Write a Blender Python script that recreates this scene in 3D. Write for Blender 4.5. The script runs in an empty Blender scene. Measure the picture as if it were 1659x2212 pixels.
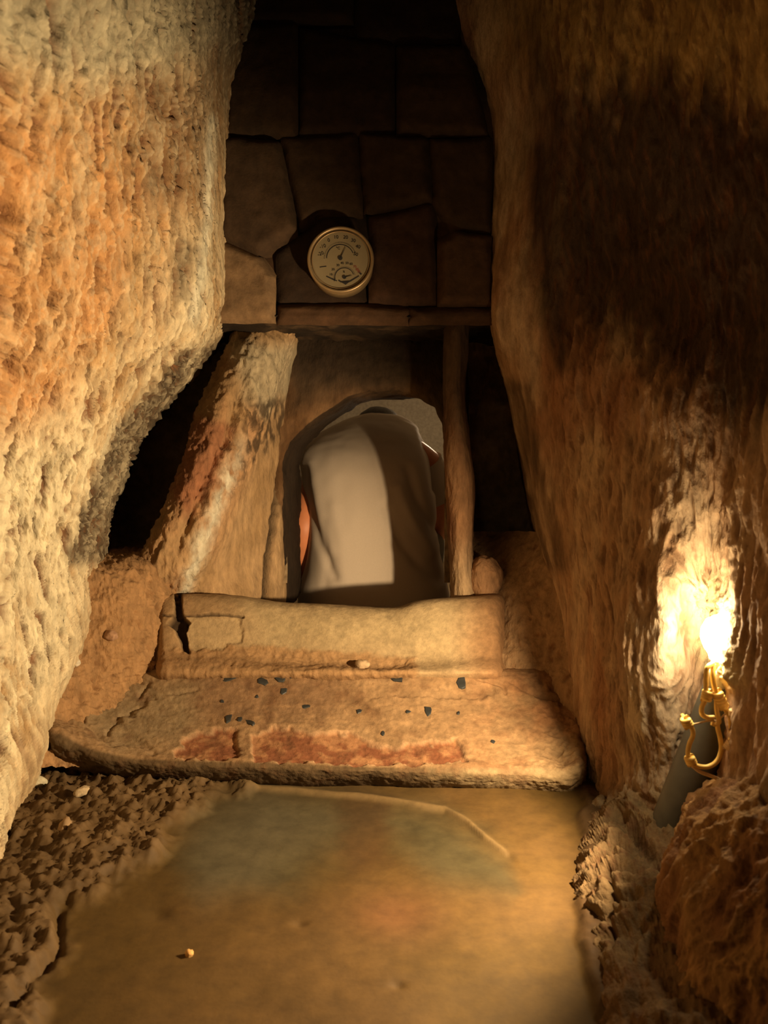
import bpy, bmesh, math, random
import numpy as np
from mathutils import Vector, Matrix
from mathutils.bvhtree import BVHTree

# ------------------------------------------------------------------ camera
FPX = 1779.0
CAM = np.array([0.0, 0.0, 0.60])
PITCH = math.radians(5.0)
FWD = np.array([0, math.cos(PITCH), -math.sin(PITCH)])
UP = np.array([0, math.sin(PITCH), math.cos(PITCH)])
RT = np.array([1.0, 0, 0])
scene = bpy.context.scene
cd = bpy.data.cameras.new('camera')
cam = bpy.data.objects.new('camera', cd)
scene.collection.objects.link(cam)
cam.location = CAM
cam.rotation_euler = (math.radians(90) - PITCH, 0, 0)
cd.sensor_fit = 'HORIZONTAL'
cd.lens = 6.0
cd.sensor_width = 6.0 / FPX * 1659
cd.clip_start = 0.01
cd.dof.use_dof = True
cd.dof.focus_distance = 1.65
cd.dof.aperture_fstop = 1.5
scene.camera = cam

# ------------------------------------------------------------------ world, lights, exposure
scene.view_settings.view_transform = 'Standard'
scene.view_settings.look = 'None'
scene.view_settings.gamma = 1.0
scene.view_settings.use_curve_mapping = False
scene.view_settings.exposure = 0.0
world = bpy.data.worlds.new('world')
scene.world = world
world.use_nodes = True
world.node_tree.nodes['Background'].inputs[0].default_value = (0.9, 0.6, 0.3, 1)
world.node_tree.nodes['Background'].inputs[1].default_value = 0.004


def P(px, py, d):
    return CAM + d * (FWD + RT * ((px - 829.5) / FPX) - UP * ((py - 1106.0) / FPX))


def lamp(name, kind, loc, energy, color, size=0.05, target=None, spot=None, blend=0.6):
    l = bpy.data.lights.new(name, kind)
    l.energy = energy
    l.color = color
    if kind == 'AREA':
        l.size = size
    else:
        l.shadow_soft_size = size
    if kind == 'SPOT':
        l.spot_size = math.radians(spot)
        l.spot_blend = blend
    o = bpy.data.objects.new(name, l)
    scene.collection.objects.link(o)
    o.location = loc
    if target is not None:
        o.rotation_euler = (Vector(target) - Vector(loc)).to_track_quat('-Z', 'Y').to_euler()
    return o


WARM = (1.0, 0.71, 0.39)
# the niche bulb's reflector beam, the corridor lamps behind the viewer, and the lamp in the chamber beyond
BULB = P(1552, 1378, 1.07)
_bp = P(1520, 1400, 1.03)
lamp('niche_beam', 'SPOT', _bp, 56.0, WARM, 0.012, target=_bp + np.array([-.955, .255, -.15]), spot=133, blend=0.4)
lamp('corridor_lamp', 'POINT', (-0.19, 0.02, 1.62), 1.7, WARM, 0.06)
lamp('chamber_lamp', 'POINT', (0.26, 2.95, 0.70), 4.6, (1.0, 0.76, 0.50), 0.04)

# ------------------------------------------------------------------ noise
_r = np.random.RandomState(7)
_perm = _r.permutation(256)
_perm = np.concatenate([_perm, _perm, _perm])
_g = _r.normal(size=(256, 3))
_g /= np.linalg.norm(_g, axis=1)[:, None]


def pn(p):
    i = np.floor(p).astype(np.int64)
    f = p - i
    u = f * f * f * (f * (f * 6 - 15) + 10)
    i &= 255
    out = 0
    for dx in (0, 1):
        wx = u[:, 0] if dx else 1 - u[:, 0]
        for dy in (0, 1):
            wy = u[:, 1] if dy else 1 - u[:, 1]
            for dz in (0, 1):
                wz = u[:, 2] if dz else 1 - u[:, 2]
                h = _perm[_perm[_perm[i[:, 0] + dx] + i[:, 1] + dy] + i[:, 2] + dz]
                g = _g[h]
                out = out + wx * wy * wz * (g[:, 0] * (f[:, 0] - dx) + g[:, 1] * (f[:, 1] - dy) + g[:, 2] * (f[:, 2] - dz))
    return out * 1.6


def fbm(p, scale, octaves=4, seed=0.0, ridged=False, gain=0.5):
    q = p * np.array(scale) + np.array([seed * 13.7, seed * 7.1, seed * 3.3])
    a, s, tot = 1.0, 0.0, 0.0
    for k in range(octaves):
        n = pn(q)
        if ridged:
            n = 1 - 2 * np.abs(n)
        s = s + a * n
        tot += a
        a *= gain
        q = q * 2.03 + 11.3
    return s / tot


def sstep(a, b, x):
    t = np.clip((x - a) / (b - a), 0, 1)
    return t * t * (3 - 2 * t)


def polymask(px, py, poly, soft=12.0):
    """soft inside mask of a polygon: 1 well inside, 0 outside"""
    poly = np.array(poly, float)
    n = len(poly)
    dmin = np.full(px.shape, 1e9)
    inside = np.zeros(px.shape, bool)
    for k in range(n):
        a, b = poly[k], poly[(k + 1) % n]
        ex, ey = b - a
        t = np.clip(((px - a[0]) * ex + (py - a[1]) * ey) / (ex * ex + ey * ey + 1e-9), 0, 1)
        dmin = np.minimum(dmin, np.hypot(px - a[0] - t * ex, py - a[1] - t * ey))
        c = ((a[1] > py) != (b[1] > py)) & (px < (b[0] - a[0]) * (py - a[1]) / (b[1] - a[1] + 1e-9) + a[0])
        inside ^= c
    sd = np.where(inside, dmin, -dmin)
    return sstep(-soft, soft, sd)


def linedist(px, py, pts):
    pts = np.array(pts, float)
    dmin = np.full(px.shape, 1e9)
    for a, b in zip(pts[:-1], pts[1:]):
        ex, ey = b - a
        t = np.clip(((px - a[0]) * ex + (py - a[1]) * ey) / (ex * ex + ey * ey + 1e-9), 0, 1)
        dmin = np.minimum(dmin, np.hypot(px - a[0] - t * ex, py - a[1] - t * ey))
    return dmin


def mix(a, b, t):
    t = np.asarray(t)[:, None]
    return a * (1 - t) + b * t


def C3(*c):
    return np.array(c, float)


OCHRE = C3(.52, .33, .15)
TAN = C3(.60, .45, .26)
CREAM = C3(.78, .68, .46)
RED = C3(.42, .15, .06)
RUST = C3(.46, .22, .09)
BROWN = C3(.26, .14, .065)
SOOT_SHADE = C3(.030, .018, .010)  # soot colour, also laid on surfaces to paint their shade
DARK = C3(.07, .045, .025)
GREEN = C3(.20, .19, .10)
EARTH = C3(.40, .25, .12)
GREYR = C3(.42, .36, .26)

# ------------------------------------------------------------------ materials


def rock_material(name, rough=0.9, bump=0.35, fine=260.0, stretch=(1, 1, 0.5), var=0.35, spec=0.25):
    m = bpy.data.materials.new(name)
    m.use_nodes = True
    nt = m.node_tree
    b = nt.nodes['Principled BSDF']
    b.inputs['Roughness'].default_value = rough
    b.inputs['Specular IOR Level'].default_value = spec
    at = nt.nodes.new('ShaderNodeAttribute')
    at.attribute_name = 'Col'
    geo = nt.nodes.new('ShaderNodeNewGeometry')
    mp = nt.nodes.new('ShaderNodeMapping')
    mp.inputs['Scale'].default_value = stretch
    nt.links.new(geo.outputs['Position'], mp.inputs['Vector'])
    n1 = nt.nodes.new('ShaderNodeTexNoise')
    n1.inputs['Scale'].default_value = fine
    n1.inputs['Detail'].default_value = 5
    n2 = nt.nodes.new('ShaderNodeTexNoise')
    n2.inputs['Scale'].default_value = fine * 0.22
    n2.inputs['Detail'].default_value = 6
    n2.inputs['Roughness'].default_value = 0.65
    for n in (n1, n2):
        nt.links.new(mp.outputs[0], n.inputs['Vector'])
    mr = nt.nodes.new('ShaderNodeMapRange')
    mr.inputs[1].default_value = 0.3
    mr.inputs[2].default_value = 0.7
    mr.inputs[3].default_value = 1 - var
    mr.inputs[4].default_value = 1 + var
    nt.links.new(n2.outputs[0], mr.inputs[0])
    vm = nt.nodes.new('ShaderNodeVectorMath')
    vm.operation = 'SCALE'
    nt.links.new(at.outputs['Color'], vm.inputs[0])
    nt.links.new(mr.outputs[0], vm.inputs['Scale'])
    nt.links.new(vm.outputs[0], b.inputs['Base Color'])
    ad = nt.nodes.new('ShaderNodeMath')
    ad.operation = 'MULTIPLY_ADD'
    ad.inputs[1].default_value = 0.35
    nt.links.new(n1.outputs[0], ad.inputs[0])
    nt.links.new(n2.outputs[0], ad.inputs[2])
    bp = nt.nodes.new('ShaderNodeBump')
    bp.inputs['Strength'].default_value = bump
    bp.inputs['Distance'].default_value = 0.006
    nt.links.new(ad.outputs[0], bp.inputs['Height'])
    nt.links.new(bp.outputs[0], b.inputs['Normal'])
    return m


def plain(name, col, rough=0.6, metal=0.0, var=0.15, scale=60, bump=0.1, emit=None, spec=0.5):
    m = bpy.data.materials.new(name)
    m.use_nodes = True
    nt = m.node_tree
    b = nt.nodes['Principled BSDF']
    b.inputs['Roughness'].default_value = rough
    b.inputs['Metallic'].default_value = metal
    b.inputs['Specular IOR Level'].default_value = spec
    n = nt.nodes.new('ShaderNodeTexNoise')
    n.inputs['Scale'].default_value = scale
    n.inputs['Detail'].default_value = 4
    geo = nt.nodes.new('ShaderNodeTexCoord')
    nt.links.new(geo.outputs['Object'], n.inputs['Vector'])
    cr = nt.nodes.new('ShaderNodeValToRGB')
    cr.color_ramp.elements[0].position = 0.3
    cr.color_ramp.elements[1].position = 0.7
    cr.color_ramp.elements[0].color = tuple(c * (1 - var) for c in col) + (1,)
    cr.color_ramp.elements[1].color = tuple(min(1, c * (1 + var)) for c in col) + (1,)
    nt.links.new(n.outputs[0], cr.inputs[0])
    nt.links.new(cr.outputs[0], b.inputs['Base Color'])
    if bump:
        bp = nt.nodes.new('ShaderNodeBump')
        bp.inputs['Strength'].default_value = bump
        bp.inputs['Distance'].default_value = 0.002
        nt.links.new(n.outputs[0], bp.inputs['Height'])
        nt.links.new(bp.outputs[0], b.inputs['Normal'])
    if emit:
        b.inputs['Emission Color'].default_value = tuple(emit[0]) + (1,)
        b.inputs['Emission Strength'].default_value = emit[1]
    return m


ROCK = rock_material('rough_rock', bump=0.75, fine=260, stretch=(1, 1, .45), var=.32)
SANDST = rock_material('worn_sandstone', bump=0.35, fine=420, stretch=(1, 1, 1), var=.22)
SLAB = rock_material('polished_floor_stone', bump=0.12, fine=160, stretch=(1, 1, 1), var=.22, rough=.75)
DARKROCK = rock_material('dark_masonry', bump=0.35, fine=200, stretch=(1, 1, 1), var=.3)

# ------------------------------------------------------------------ mesh helpers
COLL = scene.collection


def link(name, me, mat=None, parent=None):
    o = bpy.data.objects.new(name, me)
    COLL.objects.link(o)
    if mat:
        me.materials.append(mat)
    if parent:
        o.parent = parent
    return o


def tag(o, label=None, cat=None, group=None, kind=None):
    for k, v in (('label', label), ('category', cat), ('group', group), ('kind', kind)):
        if v:
            o[k] = v
    return o


def empty(name, loc, label, cat, group=None):
    o = bpy.data.objects.new(name, None)
    o.empty_display_size = 0.05
    COLL.objects.link(o)
    o.location = loc
    bpy.context.view_layer.update()
    return tag(o, label, cat, group)


def child(name, me, mat, parent):
    """mesh given in world coordinates, parented to an Empty"""
    o = link(name, me, mat, parent)
    o.matrix_parent_inverse = Matrix.Translation(parent.location).inverted()
    return o


def grid_mesh(name, V, nr, nc, col=None, flip=False):
    """V (nr*nc,3) row-major"""
    idx = np.arange(nr * nc).reshape(nr, nc)
    a, b, c, d = idx[:-1, :-1].ravel(), idx[:-1, 1:].ravel(), idx[1:, 1:].ravel(), idx[1:, :-1].ravel()
    q = np.stack([a, d, c, b] if flip else [a, b, c, d], 1)
    return raw_mesh(name, V, q, col)


def raw_mesh(name, V, q, col=None, smooth=True):
    me = bpy.data.meshes.new(name)
    nq, k = q.shape
    me.vertices.add(len(V))
    me.vertices.foreach_set('co', np.asarray(V, np.float32).ravel())
    me.loops.add(nq * k)
    me.loops.foreach_set('vertex_index', q.astype(np.int32).ravel())
    me.polygons.add(nq)
    me.polygons.foreach_set('loop_start', np.arange(0, nq * k, k, dtype=np.int32))
    me.polygons.foreach_set('loop_total', np.full(nq, k, np.int32))
    me.update(calc_edges=True)
    me.polygons.foreach_set('use_smooth', np.full(nq, smooth))
    if col is not None:
        ca = me.color_attributes.new('Col', 'FLOAT_COLOR', 'POINT')
        c4 = np.ones((len(V), 4), np.float32)
        c4[:, :3] = np.clip(np.asarray(col) * .66, 0.003, 0.95)   # scales every colour down, so less light bounces between surfaces
        ca.data.foreach_set('color', c4.ravel())
    me.validate()
    return me


def gnormals(V, nr, nc):
    G = V.reshape(nr, nc, 3)
    du = np.gradient(G, axis=1)
    dv = np.gradient(G, axis=0)
    n = np.cross(du, dv)
    n /= np.linalg.norm(n, axis=2)[:, :, None] + 1e-12
    return n.reshape(-1, 3)


def cr_interp(A, seg, axis):
    """Catmull-Rom along axis; seg = samples per control segment"""
    A = np.moveaxis(A, axis, 0)
    n = A.shape[0]
    out = []
    for i in range(n - 1):
        p1, p2 = A[i], A[i + 1]
        p0 = A[i - 1] if i > 0 else 2 * p1 - p2
        p3 = A[i + 2] if i + 2 < n else 2 * p2 - p1
        s = seg[i] if hasattr(seg, '__len__') else seg
        ts = np.linspace(0, 1, s, endpoint=False)
        # centripetal-ish damping of tangents to avoid overshoot
        l01 = np.linalg.norm((p1 - p0)[..., :3], axis=-1, keepdims=True)
        l12 = np.linalg.norm((p2 - p1)[..., :3], axis=-1, keepdims=True) + 1e-9
        l23 = np.linalg.norm((p3 - p2)[..., :3], axis=-1, keepdims=True)
        m1 = (p2 - p0) * (l12 / (l01 + l12))
        m2 = (p3 - p1) * (l12 / (l23 + l12))
        for t in ts:
            t2, t3 = t * t, t * t * t
            out.append((2 * t3 - 3 * t2 + 1) * p1 + (t3 - 2 * t2 + t) * m1 + (-2 * t3 + 3 * t2) * p2 + (t3 - t2) * m2)
    out.append(A[-1])
    return np.moveaxis(np.array(out), 0, axis)


def loft(ctrl, segr, segc):
    """ctrl: rows x cols of (px,py,d) or (x,y,z,px,py). -> V, px, py, nr, nc"""
    rows = []
    for r in ctrl:
        rr = []
        for c in r:
            if len(c) == 3:
                w = P(*c)
                rr.append([w[0], w[1], w[2], c[0], c[1]])
            else:
                rr.append(list(c))
        rows.append(rr)
    A = np.array(rows, float)
    A = cr_interp(A, segr, 0)
    A = cr_interp(A, segc, 1)
    nr, nc = A.shape[:2]
    A = A.reshape(-1, 5)
    return A[:, :3].copy(), A[:, 3].copy(), A[:, 4].copy(), nr, nc


def facing(V, N):
    """flip normals to face the camera side"""
    s = np.sign(np.sum((CAM - V) * N, axis=1).mean())
    return N * (s if s else 1)


BV = {}


def keep_bvh(key, me, off=(0, 0, 0)):
    vs = [v.co + Vector(off) for v in me.vertices]
    BV[key] = BVHTree.FromPolygons(vs, [tuple(p.vertices) for p in me.polygons])


def hit(key, px, py):
    d = P(px, py, 1.0) - CAM
    d = Vector(d).normalized()
    loc, nor, _, dist = BV[key].ray_cast(Vector(CAM), d)
    if loc is None:
        return Vector(P(px, py, 1.5)), Vector((0, -1, 0))
    if nor.dot(d) > 0:
        nor = -nor
    return loc, nor


# ================================================================== STRUCTURE
# ---- left wall
rows = []
LW = [  # y, far(px,d), mid(px,d), edge(px,d)
    (-400, (600, 1.90), (350, 1.20), (0, .72)),
    (0, (555, 1.85), (330, 1.25), (0, .78)),
    (250, (512, 1.79), (305, 1.27), (0, .85)),
    (500, (486, 1.73), (290, 1.30), (0, .93)),
    (680, (470, 1.70), (280, 1.32), (0, 1.0)),
    (780, (378, 1.66), (240, 1.33), (0, 1.05)),
    (920, (262, 1.62), (190, 1.34), (0, 1.12)),
    (1060, (205, 1.59), (150, 1.38), (0, 1.20)),
    (1190, (180, 1.56), (110, 1.40), (0, 1.25)),
    (1350, (165, 1.50), (90, 1.38), (0, 1.25)),
    (1500, (108, 1.42), (60, 1.35), (0, 1.25)),
    (1600, (90, 1.38), (50, 1.31), (-5, 1.24)),
    (1750, (30, 1.25), (0, 1.20), (-60, 1.10)),
    (1900, (-30, 1.12), (-60, 1.08), (-110, 1.0)),
    (2200, (-130, .95), (-160, .90), (-220, .80)),
]
for y, F, M, E in LW:
    e = P(E[0], y, E[1])
    row = [(e[0] - .02, -.7, e[2], -900, y), (e[0] - .0, e[1] * .5, e[2], -500, y), (E[0], y, E[1]), (M[0], y, M[1]),
           (F[0], y, F[1])]
    if 690 < y < 1195:
        row += [(F[0] + 26, y + 10, F[1] + .10), (F[0] + 40, y + 15, F[1] + .55)]
    else:
        row += [(F[0] + 14, y, F[1] + .12), (F[0] + 20, y, F[1] + .35)]
    rows.append(row)
V, px, py, nr, nc = loft(rows, [30, 44, 44, 34, 22, 26, 26, 26, 26, 26, 20, 26, 22, 30], [8, 50, 110, 110, 36, 16])
N = facing(V, gnormals(V, nr, nc))
wp = V + 0.03 * np.stack([fbm(V, (9, 9, 9), 2, 1), fbm(V, (9, 9, 9), 2, 2), fbm(V, (9, 9, 9), 2, 3)], 1)
Vsh = V.copy()
Vsh[:, 1] += V[:, 2] * 0.35                     # drips lean with the corbelled wall
rid = fbm(Vsh + (wp - V), (26, 26, 9), 4, 4, ridged=True, gain=.55)
midr = fbm(Vsh + (wp - V) * .6, (46, 46, 10), 4, 7, ridged=True, gain=.62)
rid2 = fbm(Vsh + (wp - V) * .5, (95, 95, 40), 3, 5, ridged=True)
big = fbm(V, (5, 5, 3.5), 3, 6)
smoothz = polymask(px + 20 * rid, py, [(440, 100), (480, 690), (250, 1080), (150, 1450), (60, 1560), (0, 1800), (-200, 2212), (900, 2212), (900, 100)], 50)
rough_top = polymask(px, py, [(-300, -200), (420, -200), (430, 420), (330, 800), (-300, 900)], 80)
amp = (1 - .72 * smoothz) * (.0075 + .006 * rough_top)
fl = sstep(690, 760, py) * (1 - sstep(1190, 1260, py)) * sstep(4.2 * 0, 1, (px - np.interp(py, [690, 920, 1190], [396, 210, 105])) / 30)
disp = rid * amp + midr * .016 * (1 - .72 * smoothz) + rid2 * .003 * (1 - .6 * smoothz) + big * .016
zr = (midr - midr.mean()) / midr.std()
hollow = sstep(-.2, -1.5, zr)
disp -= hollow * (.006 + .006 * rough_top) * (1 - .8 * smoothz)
disp += fl * .012 * fbm(V, (50, 50, 50), 4, 9, ridged=True)
V = V + N * disp[:, None]
n1 = fbm(V, (4, 4, 3), 4, 11)
n2 = fbm(V, (14, 14, 6), 4, 12)
col = mix(OCHRE[None] * np.ones((len(V), 3)), TAN[None], sstep(-.3, .3, n2))
cy = polymask(px, py, [(-300, 900), (250, 850), (330, 700), (430, 500), (480, 680), (200, 1200), (160, 1400), (60, 1600), (0, 1800), (-300, 2300)], 90)
col = mix(col, CREAM[None], cy * sstep(-.25, .35, n1 + .6 * rid))
org = polymask(px, py, [(-300, 250), (200, 230), (330, 420), (300, 700), (140, 900), (-300, 1000)], 90)
col = mix(col, C3(.60, .30, .11)[None], org * sstep(-.4, .2, n1) * .85)
top = polymask(px, py, [(-300, -400), (560, -400), (560, 90), (250, 160), (-300, 60)], 60)
col = mix(col, C3(.50, .47, .33)[None], top * .8)
redp = polymask(px + 60 * n1, py + 60 * n2, [(0, 170), (200, 180), (330, 160), (380, 240), (350, 430), (250, 420), (150, 250), (0, 250)], 40)
col = mix(col, C3(.22, .09, .045)[None], redp * sstep(.3, -.9, zr) * .95)
drk2 = polymask(px + 50 * n2, py + 50 * n1, [(230, 150), (450, 170), (460, 420), (380, 470), (260, 430)], 50)
col = mix(col, C3(.26, .15, .07)[None], drk2 * .65)
vein = np.exp(-(linedist(px + 12 * rid, py, [(455, 260), (440, 420), (425, 560), (405, 680)]) / 13) ** 2)
col = mix(col, C3(.80, .76, .58)[None], vein * .85)
gst = polymask(px + 20 * rid, py, [(385, 520), (410, 540), (395, 640), (365, 610)], 20)
col = mix(col, DARK[None], gst * .7)
col = mix(col, DARK[None], sstep(.2, 1, fl) * sstep(.7, -.2, n2 + .5 * n1) * .95)
top_shade = sstep(340, 520, px) * sstep(420, 60, py)
col = mix(col, DARK[None], top_shade * .85)  # upper far edge darkened in the colour, as turned away from the lamp
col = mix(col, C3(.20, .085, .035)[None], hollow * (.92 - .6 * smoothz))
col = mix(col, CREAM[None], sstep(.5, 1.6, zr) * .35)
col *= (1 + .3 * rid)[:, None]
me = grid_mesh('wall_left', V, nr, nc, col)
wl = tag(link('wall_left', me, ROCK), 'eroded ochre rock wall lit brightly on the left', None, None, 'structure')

# ---- right wall
RW = [
    (-400, (900, 1.90), (1050, 1.74), (1250, 1.44), (1450, 1.19), (1560, 1.08), (1615, 1.02), (1700, .93)),
    (0, (955, 1.86), (1090, 1.66), (1270, 1.42), (1440, 1.22), (1560, 1.09), (1615, 1.03), (1700, .94)),
    (250, (1052, 1.80), (1130, 1.64), (1270, 1.45), (1440, 1.25), (1560, 1.11), (1615, 1.04), (1700, .96)),
    (500, (1063, 1.74), (1150, 1.60), (1270, 1.47), (1430, 1.30), (1560, 1.15), (1615, 1.07), (1700, .98)),
    (690, (1078, 1.71), (1168, 1.58), (1280, 1.46), (1430, 1.30), (1560, 1.16), (1615, 1.08), (1700, .98)),
    (850, (1120, 1.68), (1180, 1.57), (1290, 1.41), (1440, 1.24), (1560, 1.14), (1615, 1.06), (1700, .96)),
    (1000, (1150, 1.66), (1200, 1.56), (1300, 1.39), (1440, 1.22), (1560, 1.14), (1615, 1.04), (1700, .93)),
    (1180, (1185, 1.65), (1225, 1.55), (1310, 1.38), (1440, 1.20), (1550, 1.16), (1612, 1.03), (1700, .92)),
    (1290, (1215, 1.63), (1240, 1.54), (1315, 1.37), (1440, 1.18), (1545, 1.21), (1608, 1.02), (1700, .91)),
    (1420, (1228, 1.60), (1250, 1.52), (1320, 1.36), (1435, 1.18), (1545, 1.23), (1604, 1.01), (1700, .90)),
    (1550, (1245, 1.54), (1265, 1.47), (1330, 1.34), (1440, 1.20), (1545, 1.22), (1602, 1.00), (1700, .89)),
    (1700, (1280, 1.45), (1300, 1.40), (1345, 1.31), (1425, 1.23), (1540, 1.19), (1602, .99), (1700, .87)),
    (1800, (1280, 1.30), (1300, 1.25), (1345, 1.21), (1405, 1.20), (1540, 1.14), (1602, .98), (1700, .86)),
    (1900, (1262, 1.15), (1300, 1.09), (1350, 1.06), (1420, 1.05), (1540, 1.02), (1600, .95), (1700, .84)),
    (2000, (1275, 1.045), (1310, .99), (1370, .965), (1440, .95), (1540, .93), (1600, .90), (1700, .80)),
    (2250, (1318, .85), (1360, .80), (1415, .785), (1470, .775), (1560, .76), (1640, .76), (1740, .70)),
]
rows = []
for y, *cs in RW:
    e = P(cs[-1][0], y, cs[-1][1])
    F = cs[0]
    if 740 < y < 1200:
        row = [(F[0] - 25, y, F[1] + .45)]
    else:
        row = [(F[0] - 12, y + (60 if y > 1850 else 0), F[1] + .30)]
    row += [(c[0], y, c[1]) for c in cs]
    row += [(e[0] + .02, e[1] * .5, e[2], 2200, y), (e[0] + .05, -.7, e[2], 2600, y)]
    rows.append(row)
V, px, py, nr, nc = loft(rows, [24, 34, 34, 30, 30, 30, 34, 26, 34, 34, 34, 24, 24, 24, 30], [14, 40, 60, 70, 60, 40, 30, 30, 8])
N = facing(V, gnormals(V, nr, nc))
wv = np.stack([fbm(V, (9, 9, 9), 2, 21), fbm(V, (9, 9, 9), 2, 22), fbm(V, (9, 9, 9), 2, 23)], 1)
Vsh = V.copy()
Vsh[:, 1] += -V[:, 2] * 0.12
rid = fbm(Vsh + .03 * wv, (20, 20, 5.5), 4, 24, ridged=True, gain=.55)
rid2 = fbm(Vsh + .015 * wv, (52, 52, 12), 4, 25, ridged=True, gain=.6)
lump = fbm(V + .02 * wv, (24, 24, 20), 4, 28, ridged=True)
big = fbm(V, (5, 5, 3), 3, 26)
low = sstep(1650, 1750, py)
smz = polymask(px, py, [(980, -300), (1160, -100), (1210, 300), (1180, 700), (1230, 1100), (1300, 1500), (1240, 1700), (900, 1700), (900, -300)], 30)
blur = polymask(px, py, [(1640, -500), (3000, -500), (3000, 1700), (1620, 1700)], 40)
disp = (1 - low) * (rid * .011 * (1 - .6 * smz) + rid2 * .0065 * (1 - .5 * smz)) + low * lump * .020 + big * .014
# pitted rock around the bulb
pit = polymask(px, py, [(1455, 1250), (1560, 1240), (1600, 1330), (1610, 1480), (1540, 1480), (1500, 1440)], 20)
disp += pit * .013 * fbm(V, (80, 80, 60), 3, 27, ridged=True)
# cracks at the foot of the wall
for ln, w, dep in (([(1290, 1700), (1300, 1715), (1272, 1760), (1262, 1830)], 5, .012),
                   ([(1320, 1890), (1335, 1930), (1322, 1990), (1335, 2060)], 5, .012),
                   ([(1355, 1790), (1400, 1850), (1430, 1880)], 14, .02)):
    disp -= dep * np.exp(-(linedist(px + 6 * lump, py, ln) / w) ** 2)
V = V + N * disp[:, None]
n1 = fbm(V, (4, 4, 3), 4, 31)
n2 = fbm(V, (14, 14, 5), 4, 32)
col = mix(C3(.43, .26, .14)[None] * np.ones((len(V), 3)), C3(.58, .41, .25)[None], sstep(-.3, .3, n2))
col = mix(col, C3(.34, .15, .07)[None], sstep(.05, .35, n1) * .7)
col = mix(col, C3(.50, .43, .31)[None], polymask(px, py, [(1370, 1350), (1460, 1250), (1500, 1600), (1430, 1800), (1360, 1700)], 50) * .6)
yel = polymask(px, py, [(1000, -400), (1750, -400), (1750, 260), (1500, 250), (1250, 200), (1100, 120)], 90)
col = mix(col, C3(.42, .27, .08)[None], yel * .8)
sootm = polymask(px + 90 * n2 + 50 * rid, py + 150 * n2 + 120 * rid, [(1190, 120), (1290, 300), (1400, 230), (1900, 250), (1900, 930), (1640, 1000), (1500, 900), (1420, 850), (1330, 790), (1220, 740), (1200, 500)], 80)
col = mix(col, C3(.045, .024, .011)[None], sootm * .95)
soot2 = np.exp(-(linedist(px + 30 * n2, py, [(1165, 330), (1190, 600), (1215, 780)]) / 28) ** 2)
col = mix(col, SOOT_SHADE[None], soot2 * .8)
edge = polymask(px + 30 * n2, py, [(1090, 820), (1170, 820), (1220, 1230), (1100, 1230)], 20)
col = mix(col, DARK[None], edge * .8 * sstep(.4, -.3, n2))
foot = low
col = mix(col, mix(C3(.15, .085, .035)[None] * np.ones((len(V), 3)), C3(.19, .13, .06)[None], sstep(-.2, .3, n1)), foot * .9)
col = mix(col, C3(.85, .72, .42)[None], pit * .8)  # paler colour here adds to the bulb's glow on the rock
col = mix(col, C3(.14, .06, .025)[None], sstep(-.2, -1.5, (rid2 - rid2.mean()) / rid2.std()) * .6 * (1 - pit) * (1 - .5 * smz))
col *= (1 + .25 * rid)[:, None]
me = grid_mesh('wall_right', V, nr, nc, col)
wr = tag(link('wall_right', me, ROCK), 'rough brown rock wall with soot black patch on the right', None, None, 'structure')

# ---- floor (heightfield over world X,Y)
nx, ny = 420, 420
xs = np.linspace(-.75, .62, nx)
ys = np.concatenate([np.linspace(-.7, .55, 60, endpoint=False), np.linspace(.55, 1.62, ny - 60)])
X, Y = np.meshgrid(xs, ys)
V = np.stack([X.ravel(), Y.ravel(), np.zeros(X.size)], 1)
rel = V - CAM
dd = rel @ FWD
dd = np.where(dd < .3, .3, dd)
px = 829.5 + (rel @ RT) / dd * FPX
py = 1106 - (rel @ UP) / dd * FPX
wn = fbm(V, (12, 12, 12), 3, 41)
rub = polymask(px + 60 * wn, py + 40 * wn, [(-400, 1560), (500, 1600), (520, 1700), (400, 1760), (290, 1900), (140, 1960), (110, 2130), (60, 2260), (-400, 2400)], 30)
rgh = fbm(V + .01 * np.stack([fbm(V, (16, 16, 16), 3, 49), fbm(V, (16, 16, 16), 3, 50), 0 * V[:, 0]], 1), (42, 36, 30), 5, 42, gain=.66)
h = .006 * fbm(V, (4, 4, 4), 3, 43)
h += rub * (.018 + .026 * rgh)
# left-hand crack between slab and rubble, right-hand broken edge
h -= .015 * np.exp(-(linedist(px + 12 * wn, py, [(130, 1980), (125, 2060), (70, 2130), (20, 2212)]) / 9) ** 2)
rb = polymask(px + 25 * wn, py, [(1000, 1640), (1250, 1690), (1262, 1830), (1250, 1940), (1270, 2080), (1330, 2300), (2500, 2300), (2500, 1500), (900, 1500)], 14)
h += rb * (.012 + .005 * rgh)
slabm = polymask(px + 18 * wn, py + 10 * wn, [(560, 1700), (640, 1708), (800, 1722), (960, 1745), (1010, 1775), (1050, 1810), (1090, 1835), (1120, 1900), (1000, 2000), (900, 2050), (300, 1980), (330, 1850), (450, 1730)], 5)
slabe = polymask(px + 18 * wn, py + 10 * wn, [(560, 1700), (800, 1722), (960, 1745), (1010, 1775), (1050, 1810), (1095, 1835), (1150, 1900), (1100, 1990), (700, 2000), (300, 1980), (330, 1850), (450, 1730)], 8)
slabe *= sstep(1930, 1820, py)
h -= .004 * slabe * (1 - rub)
h += .003 * fbm(V, (9, 9, 9), 3, 44)
for (a, b, w) in ((860, 2130, 8), (340, 1972, 14), (648, 1990, 8)):
    h -= .004 * np.exp(-(((px - a) / (2 * w)) ** 2 + ((py - b) / w) ** 2))
h += .005 * np.exp(-(linedist(px, py, [(520, 1702), (640, 1708), (800, 1722), (960, 1745), (1010, 1775), (1050, 1810), (1092, 1838)]) / 5) ** 2)
V[:, 2] = h
n1 = fbm(V, (3.2, 3.2, 3), 4, 45)
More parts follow.
